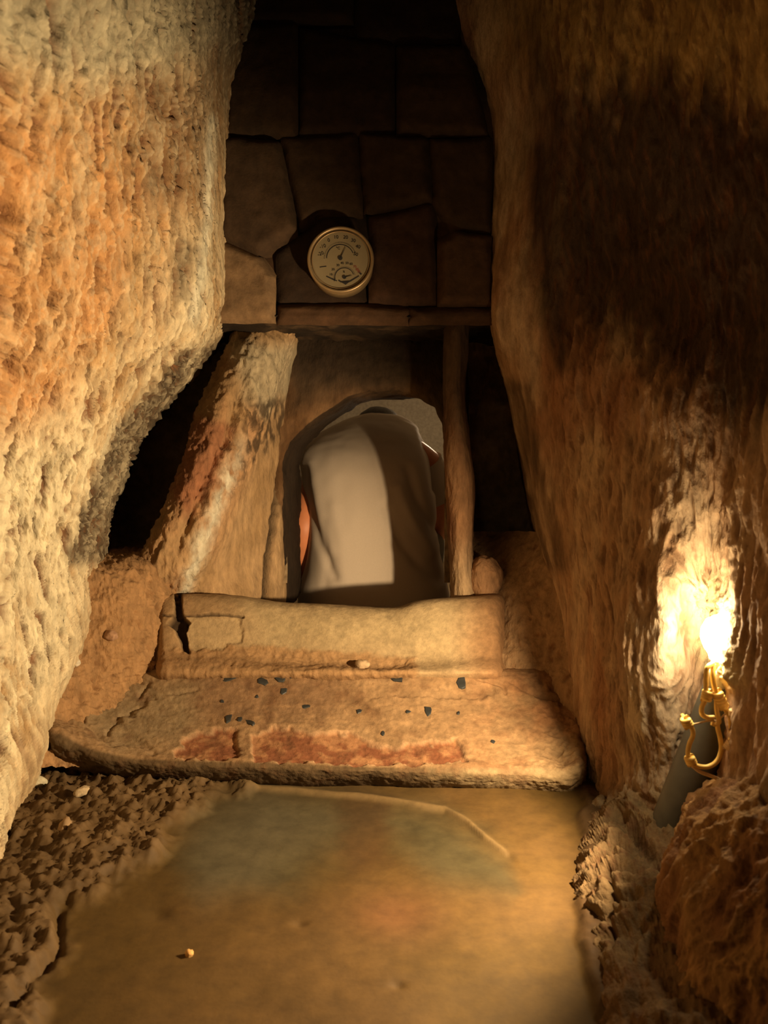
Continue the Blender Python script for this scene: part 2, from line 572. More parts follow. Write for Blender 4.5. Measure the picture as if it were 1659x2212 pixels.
n2 = fbm(V, (11, 11, 11), 4, 46)
col = mix(C3(.17, .098, .020)[None] * np.ones((len(V), 3)), C3(.21, .118, .034)[None], sstep(-.3, .3, n1))
gr = polymask(px + 60 * n2 + 60 * n1, py + 40 * n1, [(560, 1700), (760, 1715), (960, 1745), (1020, 1790), (1100, 1850), (1110, 1930), (950, 1900), (820, 1790), (700, 1850), (620, 1930), (430, 1930), (350, 1850), (470, 1740)], 50)
col = mix(col, C3(.105, .10, .05)[None], gr * .72)
vgl = polymask(px, py, [(400, 1800), (560, 1700), (720, 1760), (560, 1890), (440, 1950)], 60)
col = mix(col, C3(.26, .23, .15)[None], vgl * .4)
brn = polymask(px + 50 * n2, py, [(730, 1710), (850, 1720), (840, 1850), (740, 1880)], 30)
col = mix(col, C3(.12, .06, .02)[None], brn * .6)
crust = np.exp(-(linedist(px + 14 * n2, py + 8 * n2, [(520, 1702), (640, 1708), (800, 1722), (960, 1745), (1010, 1775), (1050, 1810), (1092, 1838)]) / 5) ** 2)
col = mix(col, C3(.42, .28, .12)[None], crust * .7)  # crust edge, its fine highlights put into the colour
col = mix(col, C3(.34, .14, .055)[None], np.exp(-(((px - 850) / 90) ** 2 + ((py - 1970) / 50) ** 2)) * .5)
col = mix(col, C3(.17, .095, .04)[None], rb * .8)
col = mix(col, mix(C3(.22, .13, .05)[None] * np.ones((len(V), 3)), C3(.32, .20, .09)[None], sstep(-.1, .4, rgh)), rub)
col *= .58 * (1 + .25 * n2)[:, None]
me = grid_mesh('floor', V, ny, nx, col)
fl_o = tag(link('floor', me, SLAB), 'worn ochre and greenish stone floor with rubble at the left', None, None, 'structure')
keep_bvh('floor', me)

# ---- ceiling high above the corridor
nr, nc = 50, 40
X, Y = np.meshgrid(np.linspace(-.6, .7, nc), np.linspace(-.7, 2.1, nr))
V = np.stack([X.ravel(), Y.ravel(), 1.95 + 0 * X.ravel()], 1)
V[:, 2] += .05 * fbm(V, (4, 4, 4), 3, 47)
me = grid_mesh('ceiling', V, nr, nc, mix(BROWN[None] * np.ones((len(V), 3)), DARK[None], sstep(-.2, .3, fbm(V, (5, 5, 5), 3, 48))))
tag(link('ceiling', me, DARKROCK), None, None, None, 'structure')

# ---- back wall: mortar bed with separate stones (upper wall above the lintel ledge)
DBW = 1.735


def bwpt(px_, py_, off=0.0):
    return P(px_, py_, DBW + off)


nr, nc = 90, 70
A = []
for v in np.linspace(-420, 698, nr):
    for u in np.linspace(420, 1150, nc):
        A.append(list(P(u, v, DBW + .02 + max(0, (200 - v)) * .0003)) + [u, v])
A = np.array(A)
V = A[:, :3].copy()
V[:, 1] += .012 * fbm(V, (12, 12, 12), 4, 51)
# turn the lowest rows back under the lintel ledge
col = mix(C3(.09, .045, .02)[None] * np.ones((len(V), 3)), SOOT_SHADE[None], sstep(-.3, .3, fbm(V, (8, 8, 8), 3, 52)))
me = grid_mesh('wall_back', V, nr, nc, col)
wb = tag(link('wall_back', me, DARKROCK), 'dark masonry wall above the low doorway', None, None, 'structure')


def stone_block(poly, proud, seed, base, parent, name='stone', thick=.024, mat=None, dref=DBW, slope=.0003, amp=.005, rnd=14):
    """irregular dressed stone: an outline in the wall plane given thickness, rounded edges and an uneven face"""
    poly = np.array(poly, float)
    n = 34
    x0, y0 = poly.min(0) - 4
    x1, y1 = poly.max(0) + 4
    us = np.linspace(x0, x1, n)
    vs = np.linspace(y0, y1, n)
    U, W = np.meshgrid(us, vs)
    u, w = U.ravel(), W.ravel()
    pts = np.stack([u, w, np.full(u.shape, seed * 9.0)], 1)
    wx = 7 * fbm(pts, (.02, .02, 1), 3, seed)
    m = polymask(u + wx, w + wx, poly, rnd)
    prof = np.sqrt(np.clip(m, 0, 1))
    V = np.array([P(a, b, dref + max(0, (200 - b)) * slope) for a, b in zip(u, w)])
    V = V + FWD[None] * (thick * (1 - prof) - proud * prof)[:, None]
    V[:, 1] += amp * fbm(V, (25, 25, 25), 4, seed + .5) * prof
    c = np.array(base)[None] * (1 + .35 * fbm(V, (20, 20, 20), 4, seed + 1))[:, None]
    me = grid_mesh(name, V, n, n, c)
    return link(name, me, mat or DARKROCK, parent)


BB = C3(.060, .032, .014)  # stone tones also carry the wall's shade; the lit lower-left block is lighter
BD = C3(.034, .018, .009)
stones = [
    ([(470, 520), (560, 560), (590, 600), (592, 695), (468, 695)], .020, C3(.25, .155, .08)),
    ([(478, 300), (600, 310), (640, 500), (560, 548), (474, 508)], .022, C3(.07, .04, .02)),
    ([(598, 545), (700, 470), (760, 470), (790, 655), (600, 655)], -.002, BD),
    ([(600, 662), (800, 660), (880, 668), (880, 698), (600, 698)], .012, C3(.09, .045, .02)),
    ([(805, 470), (930, 440), (945, 655), (800, 652)], .006, C3(.07, .033, .016)),
    ([(948, 530), (985, 505), (1062, 515), (1062, 660), (950, 660)], .026, C3(.09, .045, .02)),
    ([(888, 668), (1075, 666), (1078, 698), (888, 698)], .014, C3(.08, .04, .018)),
    ([(930, 300), (1058, 300), (1062, 505), (990, 498), (940, 435)], .012, BB),
    ([(610, 300), (770, 290), (780, 455), (690, 462), (650, 495)], .010, BB * .9),
    ([(780, 290), (920, 300), (930, 432), (790, 458)], .014, BB),
    ([(495, 60), (640, 50), (640, 295), (485, 292)], .012, BB * .8),
    ([(650, 60), (850, 95), (850, 285), (650, 290)], .006, BD * 1.3),
    ([(860, 100), (1000, 100), (1050, 290), (860, 288)], .012, BB),
    ([(520, -180), (760, -180), (760, 48), (520, 48)], .010, BD * 1.2),
    ([(770, -180), (1000, -180), (990, 88), (770, 80)], .004, BD),
]
for k, (pl, pr, c) in enumerate(stones):
    stone_block(pl, pr, 60 + k, c, wb)

# lintel: underside + recessed face above the arch, pierced by the arch
ARCH = [(616, 1330), (612, 1010), (626, 965), (662, 930), (705, 898), (755, 862), (800, 848), (850, 846), (905, 858),
        (938, 882), (955, 925), (961, 1000), (965, 1100), (975, 1330)]
# soffit
rows = []
for d, y in ((DBW - .005, 690), (DBW + .02, 703), (1.86, 722), (2.06, 748)):
    rows.append([(u, y + (0 if u < 1000 else 0), d) for u in (400, 480, 600, 760, 900, 1040, 1130, 1200)])
V, px, py, nr, nc = loft(rows, 12, 20)
V[:, 2] += .012 * fbm(V, (18, 18, 18), 4, 71, ridged=True)
n1 = fbm(V, (14, 14, 14), 3, 72)
col = mix(SOOT_SHADE[None] * np.ones((len(V), 3)), C3(.10, .06, .03)[None], sstep(0, .4, n1))  # soffit shade put into the colour
me = grid_mesh('lintel', V, nr, nc, col)
lin = link('lintel', me, DARKROCK)
tag(lin, 'stone lintel over the low doorway with its shade painted on', 'lintel')


# archway face with hole: polar-ish grid between arch outline and outer frame
def resample(poly, n):
    poly = np.array(poly, float)
    seg = np.linalg.norm(np.diff(poly, axis=0), axis=1)
    s = np.concatenate([[0], np.cumsum(seg)])
    t = np.linspace(0, s[-1], n)
    return np.stack([np.interp(t, s, poly[:, k]) for k in range(poly.shape[1])], 1)


DF = 1.98
n = 150
inner = resample(ARCH, n)
outer = resample([(560, 1330), (556, 1100), (556, 900), (570, 735), (700, 715), (900, 715), (1010, 720), (1012, 950), (1010, 1330)], n)
ctrl = []
for k, (fr, dd_) in enumerate(((0, 2.30), (0, 2.14), (0, 2.03), (.03, DF + .015), (.12, DF + .005), (.4, DF + .005), (.7, DF + .01), (1.0, DF + .02))):
    row = []
    for i in range(n):
        q = inner[i] * (1 - fr) + outer[i] * fr
        if fr == 0:      # reveal: same world X/Z as the arch at depth DF (straight passage), slightly flaring
            w = P(inner[i][0], inner[i][1], DF)
            w = w + (dd_ - DF) * np.array([0, 1.0, 0])
            w[0] += (dd_ - DF) * (.25 if w[0] > -.03 else .02)
            row.append(list(w) + [q[0], q[1]])
        else:
            row.append(list(P(q[0], q[1], dd_)) + [q[0], q[1]])
    ctrl.append(row)
A = cr_interp(np.array(ctrl), 9, 0)
nr, nc = A.shape[:2]
A = A.reshape(-1, 5)
V, px, py = A[:, :3].copy(), A[:, 3], A[:, 4]
N = facing(V, gnormals(V, nr, nc))
V += N * (.008 * fbm(V, (18, 18, 18), 4, 73) + .003 * fbm(V, (60, 60, 60), 3, 74, ridged=True))[:, None]
n1 = fbm(V, (12, 12, 12), 4, 75)
col = mix(C3(.15, .075, .03)[None] * np.ones((len(V), 3)), C3(.25, .14, .065)[None], sstep(-.3, .3, n1))
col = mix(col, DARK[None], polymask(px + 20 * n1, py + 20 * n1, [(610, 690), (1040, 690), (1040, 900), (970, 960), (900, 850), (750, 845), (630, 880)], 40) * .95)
col = mix(col, SOOT_SHADE[None], sstep(850, 760, py) * .75)  # shade above the arch painted into the face colour
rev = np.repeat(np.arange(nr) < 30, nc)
col = mix(col, SOOT_SHADE[None], np.where(rev, .9, 0) * sstep(0, -.06, V[:, 0] + .03))  # left reveal coloured black to stand for its shadow
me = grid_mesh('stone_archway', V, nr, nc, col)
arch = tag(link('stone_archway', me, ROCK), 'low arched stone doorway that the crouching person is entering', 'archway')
keep_bvh('arch', me)

# ---- left jamb (leaning rib + splayed reveal)
rows = []
LJ = [  # y: left edge, mid, right edge(white), splay, crack, opening edge
    (700, (520, 1.90), (560, 1.86), (612, 1.88), (640, 1.93), (640, 1.95), (648, 1.985)),
    (760, (498, 1.87), (545, 1.82), (595, 1.86), (618, 1.92), (625, 1.95), (638, 1.99)),
    (850, (455, 1.84), (505, 1.79), (562, 1.83), (592, 1.91), (606, 1.95), (620, 1.985)),
    (950, (418, 1.80), (462, 1.76), (525, 1.80), (570, 1.89), (600, 1.95), (611, 1.975)),
    (1050, (385, 1.77), (425, 1.73), (488, 1.77), (550, 1.87), (594, 1.945), (607, 1.975)),
    (1150, (345, 1.73), (385, 1.70), (445, 1.73), (520, 1.84), (585, 1.93), (609, 1.975)),
    (1235, (302, 1.72), (350, 1.70), (404, 1.73), (490, 1.82), (578, 1.92), (611, 1.975)),
    (1285, (300, 1.78), (340, 1.775), (390, 1.785), (480, 1.80), (575, 1.91), (613, 1.975)),
    (1340, (300, 1.88), (340, 1.87), (388, 1.87), (480, 1.79), (575, 1.90), (615, 1.975)),
]
for y, *cs in LJ:
    row = [(cs[0][0] + 45, y, cs[0][1] + .32), (cs[0][0] + 6, y, cs[0][1] + .06)] + [(c[0], y, c[1]) for c in cs]
    row += [(cs[-1][0] + 3, y, 2.06)]
    rows.append(row)
V, px, py, nr, nc = loft(rows, [14, 24, 26, 26, 26, 22, 16, 10], [14, 16, 24, 30, 44, 40, 26, 10])
N = facing(V, gnormals(V, nr, nc))
rid = fbm(V, (30, 30, 14), 4, 81, ridged=True)
front = 1 - sstep(0, 60, px - np.interp(py, [740, 850, 950, 1050, 1150, 1285], [600, 562, 525, 488, 445, 392]))
disp = .006 * fbm(V, (12, 12, 9), 3, 82) + rid * (.002 + .010 * front) + .008 * front * fbm(V, (70, 70, 40), 4, 86, ridged=True)
disp -= .022 * np.exp(-((px - np.interp(py, [740, 850, 950, 1050, 1150, 1285], [555, 522, 490, 445, 405, 355]) + 14 * rid) / 15) ** 2) * sstep(780, 860, py) * sstep(1230, 1150, py)
wob = 4 * fbm(np.stack([px * 0, py, px * 0], 1), (1, .05, 1), 3, 83)
crk = linedist(px + wob, py, [(618, 930), (612, 1000), (598, 1100), (580, 1200), (573, 1300)])
disp -= .03 * np.exp(-(crk / 6) ** 2)
V += N * disp[:, None]
n1 = fbm(V, (9, 9, 6), 4, 84)
n2 = fbm(V, (40, 40, 25), 4, 85)
col = mix(C3(.46, .29, .14)[None] * np.ones((len(V), 3)), C3(.58, .38, .20)[None], sstep(-.3, .3, n1))
col = mix(col, RUST[None], front * sstep(-.2, .2, n1) * .6)
redm = polymask(px + 20 * n2, py + 20 * n2, [(430, 900), (500, 920), (470, 1030), (400, 1120), (375, 1060)], 16)
col = mix(col, C3(.34, .12, .06)[None], redm * .7)
wl_ = np.abs(px + 10 * n2 - np.interp(py, [740, 850, 950, 1050, 1150, 1285], [590, 552, 520, 482, 440, 392]))
col = mix(col, C3(.80, .76, .60)[None], np.exp(-(wl_ / 17) ** 2) * sstep(900, 1050, py) * sstep(-.5, .15, n2) * .9)
gp = polymask(px + 30 * n1, py + 30 * n1, [(500, 735), (640, 740), (650, 850), (560, 900), (520, 850)], 25)
col = mix(col, C3(.52, .47, .33)[None], gp * .7)
drk = polymask(px + 35 * n2, py + 35 * n2, [(520, 880), (560, 850), (620, 860), (610, 930), (540, 1000), (505, 1040)], 15)
col = mix(col, DARK[None], drk * sstep(.2, -.1, n2) * .85)
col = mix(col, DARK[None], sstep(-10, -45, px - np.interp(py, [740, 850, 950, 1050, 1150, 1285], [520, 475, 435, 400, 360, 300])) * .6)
col = mix(col, SOOT_SHADE[None], np.exp(-(crk / 7) ** 2))
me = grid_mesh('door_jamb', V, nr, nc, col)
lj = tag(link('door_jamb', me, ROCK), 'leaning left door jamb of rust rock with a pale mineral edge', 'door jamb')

# ---- recess backs (left, right) behind the jambs
for nm, lab, cols_, ys_, dd_ in (('recess', 'deep shadowed recess between the left wall and the leaning jamb', (150, 260, 380, 500, 620), (670, 820, 1000, 1150, 1260), 2.06),
                                 ('recess', 'black recess to the right of the straight door jamb', (960, 1020, 1080, 1150, 1230), (690, 820, 1000, 1150, 1260), 2.08)):
    rows = [[(u, v, dd_ + (.0 if v < 1200 else -.1)) for u in cols_] for v in ys_]
    V, px, py, nr, nc = loft(rows, 24, 24)
    V[:, 1] += .03 * fbm(V, (9, 9, 9), 3, 91) + .007 * fbm(V, (45, 45, 45), 3, 92, ridged=True)
    n1 = fbm(V, (10, 10, 10), 4, 93)
    col = mix(C3(.38, .27, .15)[None] * np.ones((len(V), 3)), C3(.55, .40, .24)[None], sstep(-.2, .3, n1))
    me = grid_mesh(nm, V, nr, nc, col)
    tag(link(nm, me, DARKROCK), lab, 'recess')

# ---- right jamb (straight post)
rows = []
RJ = [(690, 962, 1012), (760, 962, 1010), (850, 960, 1004), (950, 961, 1012), (1050, 966, 1022), (1150, 970, 1020),
      (1230, 974, 1024), (1290, 978, 1030), (1340, 980, 1034)]
for y, a, b in RJ:
    d0 = 1.79
    rows.append([(a + 2, y, 1.98), (a, y, d0 + .05), (a + 3, y, d0), (a + 16, y, d0 - .02), ((a + b) / 2 + 4, y, d0 - .025),
                 (b - 12, y, d0 - .02), (b - 1, y, d0), (b - 1, y, d0 + .06), (b - 8, y, 2.08)])
V, px, py, nr, nc = loft(rows, 22, 8)
N = facing(V, gnormals(V, nr, nc))
V += N * (.006 * fbm(V, (14, 14, 6), 3, 101) + .0035 * fbm(V, (60, 60, 16), 4, 102, ridged=True))[:, None]
n1 = fbm(V, (20, 20, 5), 4, 103)
col = mix(C3(.20, .085, .035)[None] * np.ones((len(V), 3)), C3(.32, .17, .08)[None], sstep(-.2, .3, n1))
col = mix(col, DARK[None], sstep(1080, 780, py) * .85)  # upper post darkened in its colour, as beyond the beam
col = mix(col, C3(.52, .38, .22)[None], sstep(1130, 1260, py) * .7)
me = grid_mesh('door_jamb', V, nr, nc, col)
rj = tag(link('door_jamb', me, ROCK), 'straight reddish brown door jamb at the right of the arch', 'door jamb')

# ================================================================== steps, sill, rubble


def pyoff(px_, table):
    xs_, ys_ = zip(*table)
    return np.interp(px_, xs_, ys_)


# lower step
fy = [(60, 1560), (110, 1580), (200, 1618), (280, 1635), (400, 1640), (600, 1645), (800, 1652), (1000, 1656), (1150, 1660), (1225, 1665), (1262, 1640), (1280, 1630)]
cols_ = (85, 115, 160, 230, 320, 450, 600, 750, 900, 1050, 1150, 1215, 1248, 1262)
rows = [[] for _ in range(9)]
for u in cols_:
    f = pyoff(u, fy)
    e = 1.0
    endd = .05 if u in (85, 1262) else 0
    bk = 1452 + (40 if u < 100 else 18 if u < 130 else 0)
    pr = [(bk - 12, 1.70), (bk, 1.625), (bk + (f - bk) * .35, 1.56), (bk + (f - bk) * .75, 1.47), (f - 14, 1.425), (f, 1.405), (f + 16, 1.398), (f + 38, 1.415), (f + 60, 1.46)]
    for k, (y, d) in enumerate(pr):
        rows[k].append((u, y, d + endd))
V, px, py, nr, nc = loft(rows, [6, 34, 36, 22, 14, 14, 18, 10], [16, 20, 26, 32, 42, 46, 46, 46, 46, 34, 24, 14, 8])
N = facing(V, gnormals(V, nr, nc))
w1 = fbm(V, (14, 14, 14), 4, 111)
w2 = fbm(V, (45, 45, 45), 4, 112)
red = np.maximum(polymask(px + 14 * w2, py + 12 * w2, [(375, 1625), (410, 1585), (470, 1568), (512, 1570), (515, 1625), (515, 1642), (380, 1640)], 4),
                 polymask(px + 14 * w2, py + 16 * w2, [(545, 1590), (600, 1568), (680, 1585), (760, 1582), (830, 1612), (900, 1600), (990, 1600), (1010, 1648), (900, 1650), (545, 1645)], 4))
pan = polymask(px + 12 * w2, py + 8 * w2, [(782, 1478), (800, 1470), (940, 1478), (955, 1494), (1000, 1500), (1010, 1486), (1060, 1480), (1075, 1496), (1020, 1510), (860, 1505), (790, 1510)], 3)
wave = polymask(px + 25 * w2, py + 25 * w2, [(180, 1470), (300, 1455), (330, 1500), (260, 1560), (330, 1620), (220, 1600), (180, 1540)], 8)
disp = .008 * fbm(V, (6, 6, 6), 3, 113) + .0022 * w2 + .0015 * fbm(V, (110, 60, 110), 3, 115, ridged=True) - .0065 * red + .0015 * 4 * red * (1 - red) - .003 * pan - .004 * wave
rr = np.clip(sstep(300, 120, px) + sstep(1120, 1200, px), 0, 1)
disp += rr * (.006 * fbm(V, (35, 35, 35), 4, 114, ridged=True))
for ln, w, dep in (([(190, 1460), (270, 1458), (320, 1470), (300, 1500)], 4, .006), ([(230, 1580), (260, 1540), (300, 1525)], 4, .005),
                   ([(1040, 1468), (1085, 1480), (1095, 1500)], 3, .006), ([(1100, 1470), (1150, 1500), (1225, 1520)], 4, .005),
                   ([(170, 1500), (180, 1560), (230, 1600)], 5, .006), ([(300, 1470), (360, 1500), (430, 1490)], 3, .003)):
    disp -= dep * np.exp(-(linedist(px + 8 * w2, py + 6 * w2, ln) / w) ** 2)
V += N * disp[:, None]
col = mix(C3(.42, .29, .16)[None] * np.ones((len(V), 3)), C3(.52, .37, .21)[None], sstep(-.3, .3, w1))
col = mix(col, C3(.40, .21, .11)[None], sstep(350, 480, px) * sstep(700, 560, px) * sstep(1480, 1440 + 60, py) * .0)
col = mix(col, C3(.50, .27, .13)[None], sstep(950, 1150, px) * sstep(-.3, .2, w1) * .75)
col = mix(col, C3(.40, .36, .24)[None], polymask(px, py, [(180, 1460), (440, 1480), (420, 1600), (260, 1630), (170, 1560)], 40) * .6)
col = mix(col, mix(C3(.33, .14, .07)[None] * np.ones((len(V), 3)), C3(.48, .27, .14)[None], sstep(-.15, .3, w2 + .7 * w1)), red)
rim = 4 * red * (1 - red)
col = mix(col, C3(.66, .48, .30)[None], rim * .6)  # pale rims paint the edge highlights round the red patches
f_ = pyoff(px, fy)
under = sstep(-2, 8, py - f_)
col = mix(col, mix(C3(.13, .095, .05)[None] * np.ones((len(V), 3)), C3(.42, .36, .22)[None], sstep(850, 1100, px)), under * .9)  # shade under the front edge painted in, fading towards the right
col = mix(col, C3(.62, .50, .30)[None], sstep(1050, 1180, px) * sstep(1560, 1620, py) * .6)
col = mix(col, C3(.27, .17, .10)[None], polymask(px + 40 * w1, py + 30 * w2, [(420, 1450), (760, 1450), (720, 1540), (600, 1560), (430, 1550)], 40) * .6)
col = mix(col, C3(.22, .12, .06)[None], sstep(.05, .4, fbm(V, (22, 22, 22), 4, 116)) * .55)
col *= .76 * (1 + .36 * w2)[:, None] * C3(1.04, .92, .82)
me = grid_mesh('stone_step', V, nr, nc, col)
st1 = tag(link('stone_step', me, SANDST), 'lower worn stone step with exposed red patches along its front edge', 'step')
keep_bvh('step', me)

# sill (upper step)
crest = [(335, 1282), (400, 1280), (500, 1284), (580, 1298), (640, 1302), (760, 1308), (850, 1310), (900, 1298), (1000, 1290), (1060, 1284), (1100, 1290)]
cols_ = (338, 350, 395, 450, 520, 600, 700, 780, 850, 900, 960, 1020, 1070, 1095)
rows = [[] for _ in range(9)]
for u in cols_:
    c = pyoff(u, crest)
    endd = .05 if u in (338, 1095) else 0
    pr = [(c + 60, 2.02), (c + 14, 1.82), (c, 1.755), (c + 6, 1.715), (c + 30, 1.69), (c + 80, 1.665), (c + 130, 1.645), (1452, 1.60), (1475, 1.62)]
    for k, (y, d) in enumerate(pr):
        rows[k].append((u, y, d + endd))
V, px, py, nr, nc = loft(rows, [5, 12, 14, 16, 34, 30, 14, 8], [8, 24, 32, 38, 42, 50, 42, 38, 30, 34, 34, 30, 14])
N = facing(V, gnormals(V, nr, nc))
w1 = fbm(V, (14, 14, 14), 4, 121)
w2 = fbm(V, (45, 45, 45), 4, 122)
patch = polymask(px + 10 * w2, py + 10 * w2, [(400, 1338), (420, 1328), (520, 1335), (525, 1380), (490, 1400), (420, 1405), (402, 1390)], 4)
notch = polymask(px + 5 * w2, py + 5 * w2, [(378, 1275), (390, 1275), (393, 1330), (410, 1345), (398, 1365), (408, 1410), (396, 1405), (380, 1360), (360, 1345), (378, 1330)], 3)
lower = polymask(px + 15 * w2, py + 12 * w2, [(330, 1400), (560, 1395), (760, 1410), (900, 1420), (900, 1470), (330, 1470)], 8)
disp = .005 * fbm(V, (6, 6, 6), 3, 123) + .0010 * w2 - .004 * patch - .026 * notch + lower * .004 * fbm(V, (40, 40, 40), 4, 124, ridged=True)
disp -= .006 * np.exp(-(linedist(px + 5 * w2, py + 5 * w2, [(350, 1330), (420, 1328), (470, 1325), (525, 1332)]) / 2.5) ** 2)
V += N * disp[:, None]
col = mix(C3(.50, .38, .22)[None] * np.ones((len(V), 3)), C3(.60, .47, .28)[None], sstep(-.3, .3, w1))
col = mix(col, C3(.54, .47, .28)[None], polymask(px, py, [(540, 1300), (1000, 1295), (980, 1420), (560, 1400)], 60) * .6)
col = mix(col, C3(.45, .24, .11)[None], sstep(960, 1080, px) * .7)
col = mix(col, C3(.44, .27, .13)[None], np.maximum(lower, sstep(560, 380, px) * .6) * .8)
col = mix(col, C3(.62, .50, .30)[None], patch * .8)
col = mix(col, SOOT_SHADE[None], notch * .9)
col = mix(col, SOOT_SHADE[None], np.exp(-(linedist(px, py, [(335, 1279), (365, 1275), (392, 1279)]) / 5) ** 2) * .9)
col = mix(col, DARK[None], np.exp(-(linedist(px + 5 * w2, py + 5 * w2, [(350, 1330), (420, 1328), (470, 1325), (525, 1332)]) / 2.5) ** 2) * .7)
col *= .82 * (1 + .26 * w2)[:, None] * C3(1.03, .94, .86)
me = grid_mesh('door_sill', V, nr, nc, col)
sill = tag(link('door_sill', me, SANDST), 'thick worn sandstone sill in front of the arched doorway', 'sill')
keep_bvh('sill', me)

# rubble footing left of the sill and rough block right of it (parts of their walls)
rows = []
for y, cs in ((1185, [(150, 1.80), (190, 1.98), (250, 1.98), (320, 1.95), (420, 2.0)]),
              (1205, [(150, 1.63), (200, 1.66), (250, 1.69), (310, 1.73), (420, 1.90)]),
              (1230, [(150, 1.57), (200, 1.60), (260, 1.63), (320, 1.665), (420, 1.86)]),
              (1290, [(140, 1.54), (200, 1.58), (270, 1.61), (340, 1.69), (420, 1.84)]),
              (1370, [(120, 1.51), (190, 1.56), (270, 1.60), (350, 1.685), (430, 1.78)]),
              (1430, [(90, 1.47), (170, 1.54), (260, 1.59), (350, 1.665), (440, 1.74)]),
              (1480, [(60, 1.44), (130, 1.49), (230, 1.57), (350, 1.64), (440, 1.70)]),
              (1560, [(50, 1.40), (110, 1.44), (230, 1.53), (350, 1.58), (440, 1.60)]),
              (1660, [(20, 1.34), (90, 1.38), (200, 1.43), (350, 1.50), (440, 1.54)])):
    rows.append([(a, y, d) for a, d in cs])
V, px, py, nr, nc = loft(rows, [8, 12, 24, 30, 26, 24, 30, 30], [30, 30, 30, 30])
N = facing(V, gnormals(V, nr, nc))
w1 = fbm(V, (16, 16, 16), 5, 131, gain=.6)
rg = fbm(V, (34, 34, 34), 5, 132, ridged=True, gain=.6)
V += N * (.014 * w1 + .009 * rg + .006 * fbm(V, (90, 90, 90), 3, 133))[:, None]
col = mix(C3(.38, .23, .11)[None] * np.ones((len(V), 3)), C3(.54, .37, .20)[None], sstep(-.2, .4, rg + .4 * w1))
col *= .80 * C3(1.05, .88, .74)
me = grid_mesh('rubble_footing', V, nr, nc, col)
rubf = link('rubble_footing', me, ROCK, wl)
keep_bvh('rubf', me)

rows = []
for y, cs in ((1150, [(1000, 2.0), (1060, 1.98), (1120, 1.9), (1180, 1.78), (1240, 1.70)]),
              (1215, [(1000, 1.92), (1060, 1.88), (1120, 1.80), (1180, 1.72), (1240, 1.64)]),
              (1300, [(1040, 1.80), (1090, 1.745), (1120, 1.72), (1180, 1.68), (1240, 1.61)]),
              (1380, [(1050, 1.74), (1090, 1.70), (1120, 1.68), (1180, 1.65), (1245, 1.58)]),
              (1440, [(1050, 1.68), (1090, 1.66), (1120, 1.65), (1180, 1.63), (1250, 1.56)]),
              (1480, [(1050, 1.67), (1090, 1.65), (1120, 1.63), (1190, 1.60), (1262, 1.50)]),
              (1620, [(1050, 1.60), (1100, 1.60), (1150, 1.60), (1230, 1.55), (1290, 1.44)])):
    rows.append([(a, y, d) for a, d in cs])
V, px, py, nr, nc = loft(rows, [22, 28, 28, 22, 16, 30], [24, 20, 26, 26])
N = facing(V, gnormals(V, nr, nc))
w1 = fbm(V, (16, 16, 16), 5, 141, gain=.6)
rg = fbm(V, (40, 40, 40), 5, 142, ridged=True, gain=.6)
V += N * (.008 * w1 + .005 * rg)[:, None]
col = mix(C3(.30, .15, .07)[None] * np.ones((len(V), 3)), C3(.46, .29, .15)[None], sstep(-.2, .4, rg + .5 * w1))
me = grid_mesh('rock_footing', V, nr, nc, col)
link('rock_footing', me, ROCK, wr)


# loose / set stones ------------------------------------------------
def pebble(name, loc, size, seed, mat, label, cat, group=None, sub=3, amp=.25, rot=(0, 0, 0), colr=None, flat=False):
    bm = bmesh.new()
    bmesh.ops.create_icosphere(bm, subdivisions=sub, radius=1.0)
    V = np.array([v.co[:] for v in bm.verts])
    V *= (1 + amp * fbm(V, (1.3, 1.3, 1.3), 3, seed) + (0 if flat else .05 * fbm(V, (5, 5, 5), 2, seed + 1)))[:, None]
    if flat:
        V = np.sign(V) * np.abs(V) ** .8
    q = np.array([[v.index for v in f.verts] for f in bm.faces])
    bm.free()
    V *= np.array(size)
    c = None
    if colr is not None:
        c = np.array(colr)[None] * (1 + .3 * fbm(V / max(size), (2, 2, 2), 3, seed + 2))[:, None]
    me = raw_mesh(name, V, q, c, smooth=not flat)
    o = link(name, me, mat)
    o.location = loc
    o.rotation_euler = rot
    return tag(o, label, cat, group)


# block and lump at the foot of the right jamb
pebble('stone_block', P(1047, 1252, 1.80), (.040, .045, .052), 151, ROCK,
       'orange lit squarish stone standing right of the door jamb foot', 'stone', sub=5, amp=.18, colr=C3(.50, .28, .14))
pebble('stone_lump', P(994, 1252, 1.86), (.020, .030, .045), 153, ROCK,
       'small pale crumbly stone wedged at the foot of the right jamb', 'stone', sub=5, amp=.35, colr=C3(.62, .50, .30))
# boulder in the near right corner
rows = []
for y, cs in ((1700, [(1560, 1.10), (1590, 1.0), (1620, .96), (1660, .93), (1760, .92)]),
              (1750, [(1498, 1.08), (1535, .97), (1590, .92), (1660, .88), (1780, .85)]),
              (1830, [(1466, 1.04), (1500, .94), (1570, .88), (1660, .84), (1800, .80)]),
              (1920, [(1442, 1.02), (1475, .91), (1560, .85), (1660, .81), (1800, .77)]),
              (2000, [(1455, .97), (1480, .89), (1560, .83), (1660, .79), (1800, .74)]),
              (2100, [(1462, .93), (1490, .86), (1560, .81), (1660, .77), (1800, .72)]),
              (2250, [(1480, .87), (1510, .81), (1580, .77), (1680, .73), (1800, .69)]),
              (2400, [(1500, .82), (1530, .77), (1600, .73), (1700, .69), (1800, .66)])):
    rows.append([(cs[0][0] + 30, y, cs[0][1] + .14)] + [(a, y, d) for a, d in cs])
V, px, py, nr, nc = loft(rows, [20, 30, 34, 30, 34, 40, 26], [10, 24, 34, 40, 40])
N = facing(V, gnormals(V, nr, nc))
